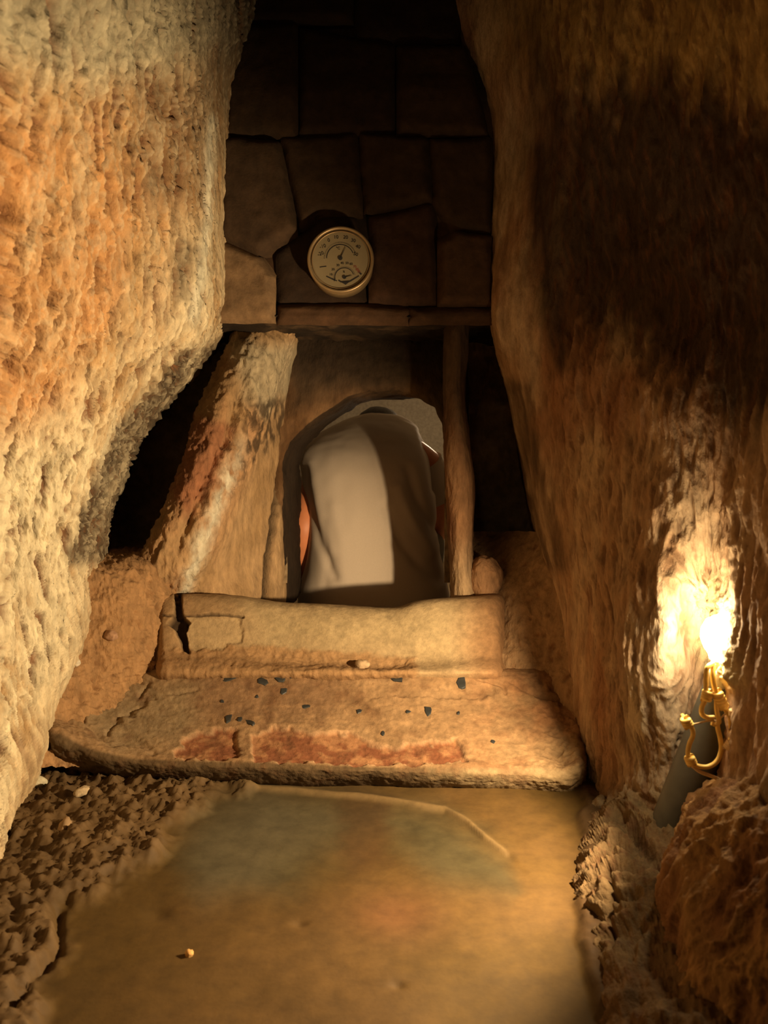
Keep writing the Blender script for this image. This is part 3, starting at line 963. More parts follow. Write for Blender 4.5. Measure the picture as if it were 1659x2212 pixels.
rg = fbm(V + .02 * np.stack([fbm(V, (12, 12, 12), 2, 161)] * 3, 1), (24, 24, 9), 4, 162, ridged=True)
rg2 = fbm(V, (40, 40, 12), 4, 165, ridged=True, gain=.6)
V += N * (.012 * rg + .007 * rg2 + .012 * fbm(V, (8, 8, 8), 3, 163))[:, None]
n1 = fbm(V, (10, 10, 5), 4, 164)
col = mix(C3(.30, .15, .07)[None] * np.ones((len(V), 3)), C3(.46, .27, .11)[None], sstep(-.2, .4, n1 + .3 * rg))
col = mix(col, C3(.16, .07, .03)[None], sstep(-.2, -1.5, (rg2 - rg2.mean()) / rg2.std()) * .8)
me = grid_mesh('boulder', V, nr, nc, col)
tag(link('boulder', me, ROCK), 'rough reddish brown boulder in front of the dark conduit foot', 'boulder')

# black stone chips set in the step and sill
SLATE = plain('black_slate', (.022, .024, .024), rough=.55, var=.3, bump=.15)
chips = [(490, 1466, 21, 7, 5), (566, 1473, 11, 6, -15), (608, 1464, 12, 9, -20), (632, 1460, 8, 5, 10), (613, 1494, 8, 6, 30),
         (659, 1527, 12, 4, 5), (720, 1457, 6, 3, 0), (856, 1466, 13, 5, -5), (996, 1478, 11, 12, 20), (493, 1552, 6, 7, 40),
         (518, 1555, 5, 4, 10), (540, 1561, 9, 3, -25), (775, 1537, 5, 4, 20), (882, 1538, 4, 3, 0), (925, 1538, 7, 9, 10),
         (990, 1541, 3, 3, 0), (1065, 1603, 4, 3, 0), (827, 1585, 4, 4, 30), (555, 1505, 3, 3, 0), (480, 1515, 4, 3, 0)]
CL = ['widest flat black chip near the back left of the lower step', 'black chip second from the left in the back row of the step',
      'angular black chip third from the left in the back row of the step', 'small black sliver touching the back edge of the step beside the angular chip',
      'round black chip just in front of the back row, left of centre', 'long thin black chip lying left of the centre of the step',
      'tiny black chip at the back edge, mid step', 'rectangular black chip in the back row right of the pale pebble',
      'triangular black chip at the right end of the back row', 'tilted black chip above the red patch at the left',
      'small black chip just right of the tilted chip above the red patch', 'slanted black sliver right of two chips above the red patch',
      'small black chip at the middle of the step', 'tiny black dot of stone between centre and the arrow shaped chip',
      'arrow shaped black chip on the right half of the step', 'tiny black dot right of the arrow shaped chip',
      'lone tiny black chip low on the right side near the front edge', 'small black chip just above the middle red patch',
      'tiny black dot in front of the left back row chips', 'small black dot at the left under the widest chip']
random.seed(4)
for k, (a, b, w, h_, r) in enumerate(chips):
    loc, nor = hit('step', a, b)
    s = 1.55 / FPX
    # a thin angular flake lying on the tread
    bm = bmesh.new()
    m = 5 + k % 3
    ang = [2 * math.pi * (i + random.uniform(-.3, .3)) / m for i in range(m)]
    rad = [random.uniform(.9, 1.55) for _ in range(m)]
    stretch = 1 / max(.3, abs(nor.dot(Vector(CAM - np.array(loc)).normalized())))
    ca, sa = math.cos(math.radians(r)), math.sin(math.radians(r))
    up_ = []
    for z, sc_ in ((-.002, 1.05), (.0012, 1.0), (.002, .8)):
        ring = []
        for t, rr_ in zip(ang, rad):
            x, y = math.cos(t) * rr_ * w * s * sc_, math.sin(t) * rr_ * h_ * s * sc_
            x, y = x * ca - y * sa, (x * sa + y * ca) * stretch
            ring.append(bm.verts.new((x, y, z)))
        up_.append(ring)
    for q0, q1 in zip(up_[:-1], up_[1:]):
        for i in range(m):
            bm.faces.new((q0[i], q0[(i + 1) % m], q1[(i + 1) % m], q1[i]))
    bm.faces.new(up_[-1])
    bm.faces.new(up_[0][::-1])
    me = bpy.data.meshes.new('stone_chip')
    bm.to_mesh(me)
    bm.free()
    o = link('stone_chip', me, SLATE)
    o.location = loc
    z = nor
    x = Vector((1, 0, 0))
    x = (x - z * x.dot(z)).normalized()
    y = z.cross(x)
    o.rotation_euler = Matrix((x, y, z)).transposed().to_euler()
    tag(o, CL[k], 'stone chip', 'black stone chips in the lower step')

loc, nor = hit('step', 788, 1450)
pebble('pebble', P(782, 1436, (Vector(loc) - Vector(CAM)).dot(Vector(FWD)) - .005), (.014, .014, .011), 171, SANDST,
       'pale pebble lodged at the back edge of the lower step', 'pebble', amp=.4, colr=C3(.62, .44, .26))
for k, (a, b, sz, lab, c, key) in enumerate((
        (70, 1692, (.024, .014, .012), 'cream coloured stone lying against the foot of the left wall', C3(.80, .72, .50), 'floor'),
        (409, 2064, (.0052, .0045, .005), 'tiny orange pebble alone on the near floor', C3(.85, .50, .18), 'floor'),
        (112, 1577, (.012, .008, .008), 'pale stone chip at the left end of the lower step', C3(.75, .62, .42), 'rubf'),
        (160, 1433, (.011, .008, .007), 'white stone fragment in the rubble at the left end of the steps', C3(.85, .76, .58), 'rubf'),
        (178, 1712, (.014, .01, .008), 'buff stone flake in the left floor rubble', C3(.6, .46, .28), 'floor'),
        (135, 1790, (.016, .012, .009), 'brown stone lump in the left floor rubble nearest the viewer', C3(.45, .3, .16), 'floor'),
        (240, 1375, (.014, .010, .009), 'pinkish stone fragment in the rubble left of the sill', C3(.55, .33, .2), 'rubf'))):
    loc, nor = hit(key, a, b)
    pebble('pebble' if k == 1 else 'stone_fragment', Vector(loc) + nor * sz[2] * .4, sz, 180 + k, SANDST, lab, 'pebble' if k == 1 else 'stone', amp=.45, colr=c, rot=(.2 * k, .1, k))


for k, (a, b, d, sz, lab, c) in enumerate((
        (1300, 1745, 1.34, (.022, .018, .030), 'pale angular stone at the crack beside the right end of the lower step', C3(.28, .2, .11)),
        (1352, 1862, 1.16, (.020, .016, .024), 'rounded brown stone at the foot of the right wall left of the conduit', C3(.22, .14, .07)),
        (1285, 1880, 1.16, (.036, .026, .026), 'broad ochre stone lump between the floor slab and the right wall', C3(.21, .13, .06)),
        (1380, 1905, 1.11, (.026, .020, .026), 'dark ochre stone wedged under the foot of the conduit', C3(.17, .11, .05)),
        (1340, 2065, .97, (.022, .018, .020), 'pinkish stone lump near the lower right floor edge', C3(.24, .14, .08)),
        (1345, 1960, 1.05, (.026, .020, .034), 'tall ochre stone right of the floor crack', C3(.19, .12, .05)))):
    pebble('rock_lump', P(a, b, d) - np.array([0, 0, .008]), sz, 190 + k, ROCK, lab, 'stone', amp=.35, sub=5, colr=c, rot=(.2, .1 * k, .7 * k))

# ================================================================== tubes
def tube_mesh(name, pts, r, seg=10, sub=8, cap=True):
    A = np.array(pts, float)
    A = cr_interp(A, sub, 0) if len(A) > 2 else A
    n = len(A)
    rr_ = np.full(n, r) if np.isscalar(r) else np.interp(np.linspace(0, 1, n), np.linspace(0, 1, len(r)), r)
    T = np.gradient(A, axis=0)
    T /= np.linalg.norm(T, axis=1)[:, None] + 1e-12
    nrm = np.cross(T[0], [0.3, 1, .2])
    nrm /= np.linalg.norm(nrm)
    V = []
    for i in range(n):
        nrm = nrm - T[i] * nrm.dot(T[i])
        nrm /= np.linalg.norm(nrm)
        b = np.cross(T[i], nrm)
        for k in range(seg):
            t = 2 * math.pi * k / seg
            V.append(A[i] + rr_[i] * (math.cos(t) * nrm + math.sin(t) * b))
    bm = bmesh.new()
    vs = [bm.verts.new(v) for v in V]
    for i in range(n - 1):
        for k in range(seg):
            a, b_ = i * seg + k, i * seg + (k + 1) % seg
            bm.faces.new((vs[a], vs[b_], vs[b_ + seg], vs[a + seg]))
    if cap:
        bm.faces.new(vs[:seg][::-1])
        bm.faces.new(vs[-seg:])
    for f in bm.faces:
        f.smooth = len(f.verts) == 4
    me = bpy.data.meshes.new(name)
    bm.to_mesh(me)
    bm.free()
    return me


def px_pts(l, d):
    return [P(p[0], p[1], p[2] if len(p) > 2 else d) for p in l]


# conduit
CONM = plain('dark_grey_plastic', (.10, .10, .085), rough=.55, var=.15, scale=40, bump=.05)
c0, c1 = P(1368, 1990, 1.26), P(1586, 1440, 1.12)
base_ = empty('conduit', c0, 'thick dark grey conduit leaning up the rock to the lit niche', 'conduit')
ax = (c1 - c0)
child('pipe', tube_mesh('pipe', [c0 + ax * t for t in (0, .33, .66, 1.0)], .029, 40, 6), CONM, base_)

# bulb with cap
GL = plain('glowing_glass', (1, .9, .7), rough=.2, var=.0, bump=0, emit=((1.0, .78, .46), 190))
CAPM = plain('lamp_cap_metal', (.5, .42, .3), rough=.4, metal=.9)
SOCK = plain('lamp_socket', (.55, .5, .42), rough=.6)
lb = empty('light_bulb', BULB - np.array([0, 0, .05]), 'glowing bare light bulb hung in the niche of the right wall', 'lamp')
bax = np.array([.12, .25, -1.0])
bax /= np.linalg.norm(bax)


def lathe(name, base, axis, prof, seg=24):
    pts = [base + axis * z for z, r in prof]
    return tube_mesh(name, pts if len(pts) > 2 else pts, [r for z, r in prof], seg, 1)


def lathe_exact(name, base, axis, prof, seg=24):
    ax_ = Vector(axis).normalized()
    q = ax_.to_track_quat('Z', 'Y')
    bm = bmesh.new()
    rings = []
    for z, r in prof:
        rings.append([bm.verts.new(Vector(base) + q @ Vector((r * math.cos(2 * math.pi * k / seg), r * math.sin(2 * math.pi * k / seg), z))) for k in range(seg)])
    for a, b in zip(rings[:-1], rings[1:]):
        for k in range(seg):
            f = bm.faces.new((a[k], a[(k + 1) % seg], b[(k + 1) % seg], b[k]))
            f.smooth = True
    bm.faces.new(rings[0][::-1])
    bm.faces.new(rings[-1])
    me = bpy.data.meshes.new(name)
    bm.to_mesh(me)
    bm.free()
    return me


bprof = [(-.030, .004), (-.028, .010), (-.022, .017), (-.012, .0215), (0, .022), (.012, .018), (.022, .0125), (.028, .011)]
child('glass', lathe_exact('glass', BULB, bax, bprof), GL, lb)
child('cap', lathe_exact('cap', BULB, bax, [(.028, .0115), (.031, .0122), (.034, .0115), (.037, .0122), (.040, .0115), (.044, .0118)]), CAPM, lb)
child('socket', lathe_exact('socket', BULB, bax, [(.042, .014), (.046, .0155), (.066, .0145), (.072, .010)]), SOCK, lb)

# cables: amber twin wire, knots
CAB = plain('amber_cable', (.85, .58, .16), rough=.45, var=.12, scale=80, bump=.05)
STR = plain('pale_string', (.66, .48, .26), rough=.9)
D0 = 1.045


def wire(name, label, pts, r, mat=CAB, d=D0, group=None, knots=()):
    r = r * 1.2
    t = px_pts(pts, d)
    e = empty(name, t[0], label, 'cable', group)
    child('wire', tube_mesh('wire', t, r, 10, 8), mat, e)
    for (a, b, dr, rr_, L) in knots:      # wrapped knots: short coils around the wire
        c = P(a, b, d)
        dir_ = np.array([math.sin(math.radians(dr)), 0, math.cos(math.radians(dr))])
        s1 = np.cross(dir_, [0, 1, 0])
        hel = []
        turns = 3.5
        for i in range(36):
            tt = i / 35
            an = tt * turns * 2 * math.pi
            hel.append(c + dir_ * (tt - .5) * L + rr_ * (math.cos(an) * s1 + math.sin(an) * np.array([0, 1, 0])))
        child('knot', tube_mesh('knot', hel, r * .95, 8, 2), mat, e)
    return e


wire('lamp_cable', 'amber wire running down from the bulb into a small open loop', [(1541, 1432, 1.05), (1528, 1443), (1525, 1462), (1525, 1494), (1524, 1510), (1516, 1528), (1517, 1543), (1528, 1550), (1543, 1550)], .0026,
     knots=((1527, 1503, 10, .0042, .013),))
wire('lamp_cable', 'thick amber wire with a long knot right of the small loop', [(1541, 1434, 1.05), (1540, 1460), (1544, 1485), (1551, 1502), (1560, 1520), (1570, 1537), (1577, 1548), (1579, 1565), (1580, 1590), (1575, 1614)], .0027,
     knots=((1553, 1506, -28, .0048, .016), (1561, 1522, -35, .0042, .008)))
wire('lamp_cable', 'wire hook hanging between the two knotted wires above the conduit', [(1548, 1505), (1548, 1530), (1551, 1548), (1553, 1560), (1546, 1565), (1537, 1562)], .0024)
wire('lamp_cable', 'large amber wire loop hanging in front of the dark conduit', [(1474, 1546, 1.09), (1484, 1560), (1494, 1572), (1497, 1588), (1489, 1608), (1486, 1628), (1492, 1646), (1508, 1655), (1530, 1656), (1549, 1644), (1558, 1620), (1556, 1596), (1551, 1575), (1549, 1562)], .0026,
     knots=((1484, 1561, -30, .0042, .012), (1492, 1643, -25, .0042, .010)))
wire('lamp_cable', 'thin brownish wire trailing from the large loop down to the right', [(1496, 1655), (1512, 1667), (1535, 1676), (1557, 1686), (1572, 1700), (1578, 1712)], .0019, mat=STR)
wire('lamp_cable', 'thin vertical wire along the rock edge right of the conduit', [(1586, 1540), (1591, 1560), (1588, 1585), (1583, 1612), (1586, 1650), (1588, 1690), (1584, 1712)], .0019, mat=STR, d=1.03,
     knots=((1585, 1541, 0, .004, .008), (1576, 1612, 30, .005, .010)))
wire('tie_string', 'thin pale string tied across above the dark conduit', [(1486, 1566), (1505, 1563), (1525, 1558), (1550, 1556), (1560, 1548), (1572, 1538)], .0009, mat=STR)

# ================================================================== hygrometer
HD = 1.695
hc = P(736, 563, HD)
hy = empty('dial_thermometer', hc, 'round brass rimmed dial thermometer and hygrometer on the dark back wall', 'thermometer')
BRASS = plain('aged_brass', (.34, .235, .12), rough=.42, metal=.55, var=.1)
FACE = plain('dial_paper', (.21, .165, .09), rough=.7, var=.06, scale=30, bump=0)
INK = plain('dial_ink', (.015, .012, .01), rough=.7, var=0, bump=0)
PINK = plain('dial_ink_red', (.25, .06, .04), rough=.7, var=0, bump=0)
PXM = HD / FPX
R = 71.5 * PXM
fx, fz = RT, UP
roll = math.radians(-6)
Hx = RT * math.cos(roll) + UP * math.sin(roll)
Hz = -RT * math.sin(roll) + UP * math.cos(roll)


def hp(x, y, off=0.0):
    """dial coordinates in photo pixels right/up of the centre (unrolled), off = towards the viewer in metres"""
    return hc + RT * x * PXM + UP * y * PXM - FWD * off


def ring(name, prof, seg=72):
    bm = bmesh.new()
    rg_ = []
    for r, off in prof:
        rg_.append([bm.verts.new(hc + r * (math.cos(2 * math.pi * k / seg) * RT + math.sin(2 * math.pi * k / seg) * UP) - FWD * off) for k in range(seg)])
    for a, b in zip(rg_[:-1], rg_[1:]):
        for k in range(seg):
            f = bm.faces.new((a[k], a[(k + 1) % seg], b[(k + 1) % seg], b[k]))
            f.smooth = True
    bm.faces.new(rg_[0][::-1])
    bm.faces.new(rg_[-1])
    me = bpy.data.meshes.new(name)
    bm.to_mesh(me)
    bm.free()
    return me


child('case', ring('case', [(R * .9, -.045), (R * .97, -.04), (R * .97, .0), (R * .85, .002)]), BRASS, hy)


def torus(name, R_, r_, off, mat):
    bm = bmesh.new()
    rg_ = []
    for k in range(80):
        t = 2 * math.pi * k / 80
        c = math.cos(t) * RT + math.sin(t) * UP
        rg_.append([bm.verts.new(hc + c * (R_ + r_ * math.cos(s)) - FWD * (off + r_ * 1.2 * math.sin(s))) for s in np.linspace(0, 2 * math.pi, 14, endpoint=False)])
    for k in range(80):
        a, b = rg_[k], rg_[(k + 1) % 80]
        for j in range(14):
            f = bm.faces.new((a[j], b[j], b[(j + 1) % 14], a[(j + 1) % 14]))
            f.smooth = True
    me = bpy.data.meshes.new(name)
    bm.to_mesh(me)
    bm.free()
    return child(name, me, mat, hy)


torus('rim', R * .955, R * .052, .006, BRASS)
torus('inner_rim', R * .86, R * .018, .004, BRASS)
child('dial', ring('dial', [(R * .90, .0015), (R * .90, .003)]), FACE, hy)


def flat_shape(name, polys, mat, off=.0036, parent=None):
    bm = bmesh.new()
    for pl in polys:
        f1 = [bm.verts.new(hp(x, y, off)) for x, y in pl]
        f0 = [bm.verts.new(hp(x, y, off - .0006)) for x, y in pl]
        bm.faces.new(f1)
        for i in range(len(pl)):
            j = (i + 1) % len(pl)
            bm.faces.new((f0[i], f0[j], f1[j], f1[i]))
    bmesh.ops.recalc_face_normals(bm, faces=bm.faces)
    me = bpy.data.meshes.new(name)
    bm.to_mesh(me)
    bm.free()
    return child(name, me, mat, parent or hy)


def arc(cx, cy, r, a0, a1, w, n=40):
    pl = []
    for i in range(n):
        t = math.radians(a0 + (a1 - a0) * i / (n - 1))
        pl.append((cx + (r + w) * math.cos(t), cy + (r + w) * math.sin(t)))
    for i in range(n):
        t = math.radians(a1 + (a0 - a1) * i / (n - 1))
        pl.append((cx + (r - w) * math.cos(t), cy + (r - w) * math.sin(t)))
    return [[pl[i], pl[i + 1], pl[2 * n - 2 - i], pl[2 * n - 1 - i]] for i in range(n - 1)]


# positions measured in the enlarged crop: 5.925 crop px per photo px, centre (807,730)
def cc(x, y):
    return ((x - 807) / 5.925, -(y - 730) / 5.925)


h1 = cc(803, 705)
h2 = cc(855, 950)
flat_shape('temperature_arc', arc(h1[0], h1[1], 29.5, 22, 180, .9), INK)
flat_shape('humidity_arc', arc(h2[0], h2[1], 20.5, 18, 190, .8), INK)


def disk(c, r, n=20):
    return [(c[0] + r * math.cos(2 * math.pi * k / n), c[1] + r * math.sin(2 * math.pi * k / n)) for k in range(n)]


def bar(a, b, w0, w1=None):
    w1 = w0 if w1 is None else w1
    d = np.array(b) - np.array(a)
    d = d / np.linalg.norm(d)
    nn = np.array([-d[1], d[0]])
    a, b = np.array(a), np.array(b)
    return [tuple(a + nn * w0), tuple(a - nn * w0), tuple(b - nn * w1), tuple(b + nn * w1)]


flat_shape('temperature_needle', [bar(h1, cc(872, 562), 1.0, .25), disk(h1, 4.8)], INK, .0052)
flat_shape('humidity_needle', [bar(h2, cc(950, 928), .9, .3), disk(h2, 4.0)], INK, .0052)
flat_shape('index_mark', [bar(cc(540, 820), cc(625, 808), .9)], INK)
tk = flat_shape('ticks', [bar((h1[0] + 33 * math.cos(t), h1[1] + 33 * math.sin(t)), (h1[0] + 35.5 * math.cos(t), h1[1] + 35.5 * math.sin(t)), .25) for t in np.radians(np.linspace(20, 180, 41))]
           + [bar((h2[0] + 22.5 * math.cos(t), h2[1] + 22.5 * math.sin(t)), (h2[0] + 24 * math.cos(t), h2[1] + 24 * math.sin(t)), .2) for t in np.radians(np.linspace(15, 190, 31))], INK)
tk['kind'] = 'stuff'
# dark ornament under the small dial
orn = [bar(cc(625, 935), cc(700, 970), 1.2, 1.5), bar(cc(700, 970), cc(760, 995), 1.8, 1.0), bar(cc(780, 985), cc(815, 1010), 1.5, 1.5),
       bar(cc(815, 1005), cc(925, 1000), 1.2, 1.8), bar(cc(925, 1000), cc(1040, 930), 1.6, 1.2), bar(cc(1040, 880), cc(1072, 912), 1.4, 2.0),
       bar(cc(735, 960), cc(725, 1000), 1.2, .6), [cc(800, 1005), cc(925, 1003), cc(870, 1045)]]
flat_shape('emblem', orn, INK)


def numeral(txt, pos, size, rot=0, mat=INK):
    cu = bpy.data.curves.new('numeral', 'FONT')
    cu.body = txt
    cu.size = size * PXM
    cu.align_x = 'CENTER'
    cu.align_y = 'CENTER'
    cu.extrude = .0002
    cu.materials.append(mat)
    o = bpy.data.objects.new('numeral_text', cu)
    COLL.objects.link(o)
    me = bpy.data.meshes.new_from_object(o.evaluated_get(bpy.context.evaluated_depsgraph_get()))
    bpy.data.objects.remove(o)
    o = bpy.data.objects.new('numeral', me)
    COLL.objects.link(o)
    w = hp(pos[0], pos[1], .0036)
    o.parent = hy
    z = Vector(-FWD)
    r = math.radians(rot)
    x = Vector(RT * math.cos(r) + UP * math.sin(r))
    y = z.cross(x)
    M = Matrix((x, y, z)).transposed().to_4x4()
    M.translation = Vector(w) - Vector(hc)
    o.matrix_local = M


for t, x, y in (('-20', 553, 650), ('-10', 580, 556), ('0', 656, 478), ('10', 750, 438), ('20', 872, 440), ('30', 970, 482), ('40', 1030, 560), ('50', 1000, 655)):
    p = cc(x, y)
    an = math.degrees(math.atan2(p[1] - h1[1], p[0] - h1[0])) - 90
    numeral(t, p, 10.5, an * .25)
for t, x, y in (('10', 685, 915), ('20', 712, 850), ('30', 773, 797), ('40', 828, 770), ('50', 890, 770), ('60', 942, 780), ('70', 990, 815), ('80', 1020, 850), ('90', 1040, 878)):
    p = cc(x, y)
    numeral(t, p, 7, 0, INK if int(t) < 70 else PINK)
numeral('°C', cc(775, 580), 8)
numeral('%', cc(850, 880), 6)

# ================================================================== chamber beyond the doorway
n_ = 90
prof = []
for k in range(n_):
    t = math.radians(-30 + 240 * k / (n_ - 1))
    prof.append((.02 + .62 * math.cos(t), .35 + .62 * math.sin(t)))
A = []
for y in np.linspace(2.30, 4.2, 50):
    for (x, z) in prof:
        A.append((x * (1 if y > 2.5 else .7 + .3 * (y - 2.3) / .2), y, z))
V = np.array(A)
c = np.array([.02, 0, .35])
N = c - V * np.array([1, 0, 1])
N /= np.linalg.norm(N, axis=1)[:, None]
V += N * (.03 * fbm(V, (5, 5, 5), 4, 201) + .006 * fbm(V, (30, 30, 30), 3, 202, ridged=True))[:, None]
col = mix(C3(.50, .42, .30)[None] * np.ones((len(V), 3)), C3(.62, .52, .36)[None], sstep(-.3, .3, fbm(V, (8, 8, 8), 3, 203)))
me = grid_mesh('chamber_vault', V, 50, n_, col)
tag(link('chamber_vault', me, SANDST), 'pale vaulted rock chamber seen beyond the arched doorway', None, None, 'structure')
X, Z = np.meshgrid(np.linspace(-.75, .8, 50), np.linspace(-.1, 1.1, 50))
V = np.stack([X.ravel(), 3.7 + 0 * X.ravel(), Z.ravel()], 1)
V[:, 1] += .04 * fbm(V, (5, 5, 5), 4, 204)
me = grid_mesh('wall_far', V, 50, 50, np.ones((2500, 3)) * C3(.56, .47, .33)[None])
tag(link('wall_far', me, SANDST), None, None, None, 'structure')
X, Y = np.meshgrid(np.linspace(-.75, .8, 50), np.linspace(2.0, 4.2, 70))
V = np.stack([X.ravel(), Y.ravel(), .05 + 0 * X.ravel()], 1)
V[:, 2] += .01 * fbm(V, (8, 8, 8), 4, 205)
me = grid_mesh('floor_chamber', V, 70, 50, np.ones((3500, 3)) * C3(.40, .28, .15)[None])
tag(link('floor_chamber', me, SANDST), None, None, None, 'structure')


# ================================================================== person
def skin_obj(name, verts, edges, radii, mat, parent=None, root=0, sub=2):
    me = bpy.data.meshes.new(name)
    me.from_pydata([tuple(v) for v in verts], edges, [])
    o = bpy.data.objects.new(name, me)
    COLL.objects.link(o)
    sk = o.modifiers.new('skin', 'SKIN')
    for i, r in enumerate(radii):
        rr_ = r if isinstance(r, tuple) else (r, r)
        me.skin_vertices[0].data[i].radius = rr_
        me.skin_vertices[0].data[i].use_root = (i == root)
    sk.use_smooth_shade = True
    ss = o.modifiers.new('sub', 'SUBSURF')
    ss.levels = sub
    ss.render_levels = sub
    dg = bpy.context.evaluated_depsgraph_get()
    dg.update()
    ev = o.evaluated_get(dg)
    me2 = bpy.data.meshes.new_from_object(ev)
    bpy.data.objects.remove(o)
    me2.name = name
    me2.materials.clear()
    return me2


SKINM = plain('warm_skin', (.74, .27, .12), rough=.5, var=.08, scale=30, bump=.05)
HAIR = plain('dark_hair', (.03, .018, .012), rough=.6, var=.3, scale=200, bump=.5)
SHIRT = plain('beige_cotton_shirt', (.62, .52, .42), rough=.9, var=.03, scale=300, bump=.06, spec=.15)
TROU = plain('dark_olive_trousers', (.10, .08, .05), rough=.9, var=.1, scale=120, bump=.1)
pcx, pcy = -.018, 2.36
pe = empty('person', (pcx, pcy, .05), 'person in a beige shirt crouching away from the viewer through the low arch', 'person')


def W(x, y, z):
    return (pcx + x, pcy + y, z)


# body: pelvis, spine, neck, head, arms, legs (squatting walk, leaning forward, knees ahead)
bv = [W(0, -.06, .26), W(0, -.02, .38), W(0, .03, .50), W(0, .10, .585), W(0, .19, .62), W(0, .27, .64), W(0, .33, .62), W(0, .345, .585),
      # left arm (viewer's left)
      W(-.10, .06, .56), W(-.165, .06, .52), W(-.208, -.08, .36), W(-.208, -.03, .22), W(-.20, .08, .13),
      # right arm
      W(.10, .06, .56), W(.165, .06, .52), W(.195, .13, .38), W(.18, .30, .27), W(.175, .37, .26),
      # left leg
      W(-.10, -.04, .24), W(-.15, .34, .30), W(-.13, .14, .10), W(-.13, .15, .075), W(-.135, .29, .07),
      # right leg
      W(.10, -.04, .24), W(.15, .34, .28), W(.13, .08, .10), W(.13, .09, .075), W(.135, .23, .07)]
be = [(0, 1), (1, 2), (2, 3), (3, 4), (4, 5), (5, 6), (6, 7), (2, 8), (8, 9), (9, 10), (10, 11), (11, 12), (2, 13), (13, 14), (14, 15), (15, 16), (16, 17),
      (0, 18), (18, 19), (19, 20), (20, 21), (21, 22), (0, 23), (23, 24), (24, 25), (25, 26), (26, 27)]
br = [.11, .10, .105, .062, .052, .075, .07, .045, .06, .052, .041, .029, .026, .06, .052, .041, .029, .026,
      .085, .06, .042, .04, .03, .085, .06, .042, .04, .03]
body = skin_obj('body', bv, be, br, SKINM)
child('body', body, SKINM, pe)
# hands: palm + fingers pressed on the floor ahead
for sx, wx, wy, wz in ((-1, -.20, .08, .13), (1, .175, .37, .26)):
    hv = [W(wx, wy, wz), W(wx, wy + .04, wz - .03), W(wx, wy + .07, wz - .06)]
    he = [(0, 1), (1, 2)]
    hr = [(.024, .018), (.034, .016), (.034, .015)]
    for k, L in enumerate((.062, .072, .068, .052)):
        ox = (k - 1.5) * .019
        i = len(hv)
        hv += [W(wx + ox, wy + .085, wz - .075), W(wx + ox * 1.1, wy + .085 + L * .5, wz - .095), W(wx + ox * 1.15, wy + .085 + L * .8, wz - .125)]
        he += [(2, i), (i, i + 1), (i + 1, i + 2)]
        hr += [.0095, .0085, .0075]
    i = len(hv)
    hv += [W(wx - sx * .035, wy + .045, wz - .045), W(wx - sx * .052, wy + .075, wz - .07)]
    he += [(1, i), (i, i + 1)]
    hr += [.011, .009]
    child('hand', skin_obj('hand', hv, he, hr, SKINM), SKINM, pe)
# hair cap over the skull
bm = bmesh.new()
bmesh.ops.create_icosphere(bm, subdivisions=4, radius=1)
HV = np.array([v.co[:] for v in bm.verts])
q = np.array([[v.index for v in f.verts] for f in bm.faces])
bm.free()
HV *= (1 + .04 * fbm(HV, (6, 6, 6), 3, 211))[:, None]
HV = HV * np.array([.080, .092, .078]) + np.array(W(.0, .275, .628))
child('hair', raw_mesh('hair', HV, q), HAIR, pe)

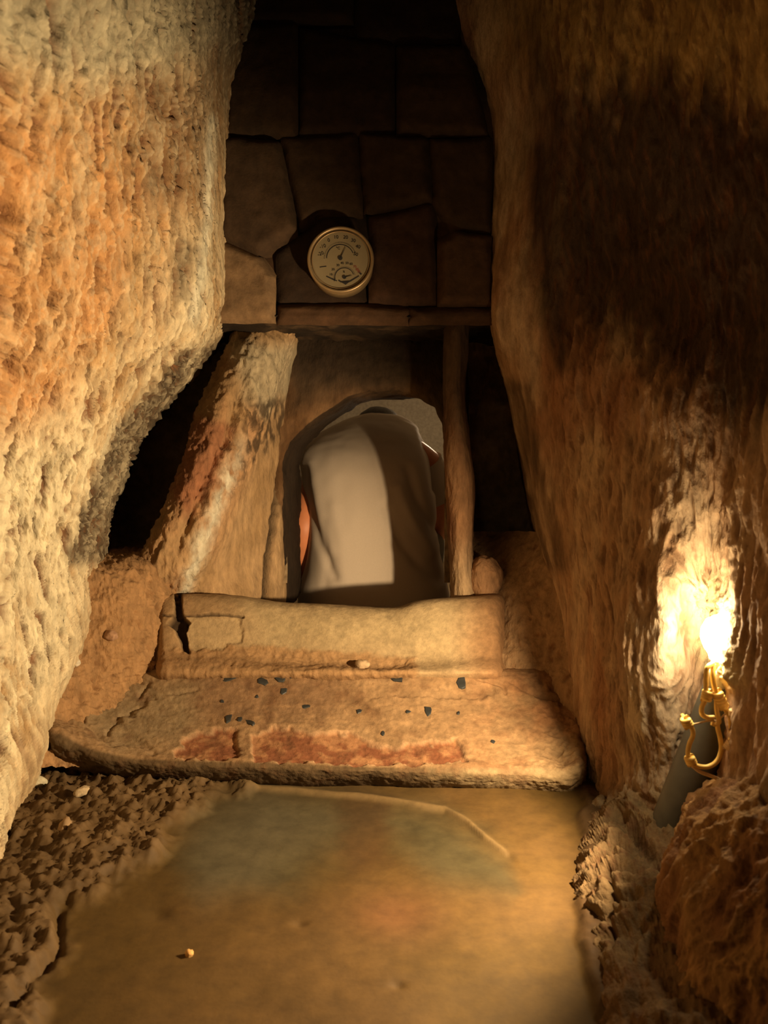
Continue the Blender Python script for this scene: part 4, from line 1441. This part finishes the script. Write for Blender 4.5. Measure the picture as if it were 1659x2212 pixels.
# shirt: lofted around the hunched torso with draped folds
S = 2.22 / FPX
sil = [  # py, left px, right px, back-surface depth, half depth
    (1420, 640, 985, 2.22, .17), (1340, 636, 982, 2.19, .18), (1280, 640, 974, 2.17, .18), (1230, 654, 962, 2.165, .18), (1180, 660, 950, 2.165, .18),
    (1100, 656, 946, 2.175, .18), (1030, 644, 940, 2.205, .18), (985, 642, 934, 2.245, .17), (955, 662, 925, 2.295, .16),
    (928, 698, 910, 2.355, .13), (910, 733, 888, 2.41, .10), (898, 770, 862, 2.45, .06), (893, 800, 822, 2.48, .02)]
A = []
nth = 120
for (y, l, r, db, hd) in sil:
    row = []
    dc = db + hd
    for k in range(nth + 1):
        t = 2 * math.pi * k / nth
        ce, se = math.cos(t), math.sin(t)
        # superellipse: broad back
        ex = np.sign(ce) * abs(ce) ** .8
        ey = np.sign(se) * abs(se) ** .9
        cxp = (l + r) / 2
        hw = (r - l) / 2
        w = P(cxp, y, db + hd * .55)
        w = w + RT * ex * hw * (db + hd * .55) / FPX - np.array([0, 1, 0]) * ey * hd + np.array([0, hd * .45, 0])
        row.append([w[0], w[1], w[2], 829.5 + (w[0]) / w[1] * FPX, y])
    A.append(row)
A = cr_interp(np.array(A), [8, 10, 12, 14, 20, 20, 18, 16, 14, 12, 10, 8], 0)
nr, nc = A.shape[:2]
A = A.reshape(-1, 5)
V, px, py = A[:, :3].copy(), A[:, 3], A[:, 4]
N = gnormals(V, nr, nc)
ctr = np.array([pcx, 2.4, .4])
s_ = np.sign(np.sum((V - ctr) * N, axis=1).mean())
N *= s_


def crease(pts, w, d_):
    return d_ * np.exp(-(linedist(px, py, pts) / w) ** 2)


disp = crease([(655, 1010), (668, 1080), (690, 1170), (720, 1235)], 9, -.007) + crease([(672, 1000), (690, 1100), (715, 1180)], 12, .005)
disp += crease([(835, 1090), (860, 1150), (905, 1210), (950, 1250)], 12, -.008) + crease([(860, 1050), (890, 1120), (935, 1190)], 12, .008)
disp += crease([(880, 1010), (905, 1080), (945, 1150)], 9, -.007) + crease([(912, 930), (930, 1000), (940, 1060)], 8, -.008)
disp += crease([(720, 1090), (735, 1170), (742, 1240)], 14, .004) + crease([(700, 1120), (708, 1200), (700, 1260)], 8, -.004)
disp += .006 * fbm(V, (8, 8, 4), 3, 221)
V += N * disp[:, None]
shirt = grid_mesh('shirt', V, nr, nc)
child('shirt', shirt, SHIRT, pe)
# short sleeves
for sx, P0, P1 in ((-1, W(-.13, .06, .53), W(-.195, .03, .43)), (1, W(.13, .06, .53), W(.185, .10, .43))):
    p0, p1 = np.array(P0), np.array(P1)
    child('sleeve', tube_mesh('sleeve', [p0, p0 * .5 + p1 * .5, p1], [.062, .060, .056], 24, 8), SHIRT, pe)
# trousers over hips and thighs
tv = [W(0, -.06, .24), W(0, -.02, .32), W(-.10, -.04, .235), W(-.15, .34, .30), W(-.13, .16, .13), W(.10, -.04, .235), W(.15, .34, .28), W(.13, .10, .13)]
te = [(0, 1), (0, 2), (2, 3), (3, 4), (0, 5), (5, 6), (6, 7)]
child('trousers', skin_obj('trousers', tv, te, [.125, .12, .10, .072, .058, .10, .072, .058], TROU), TROU, pe)
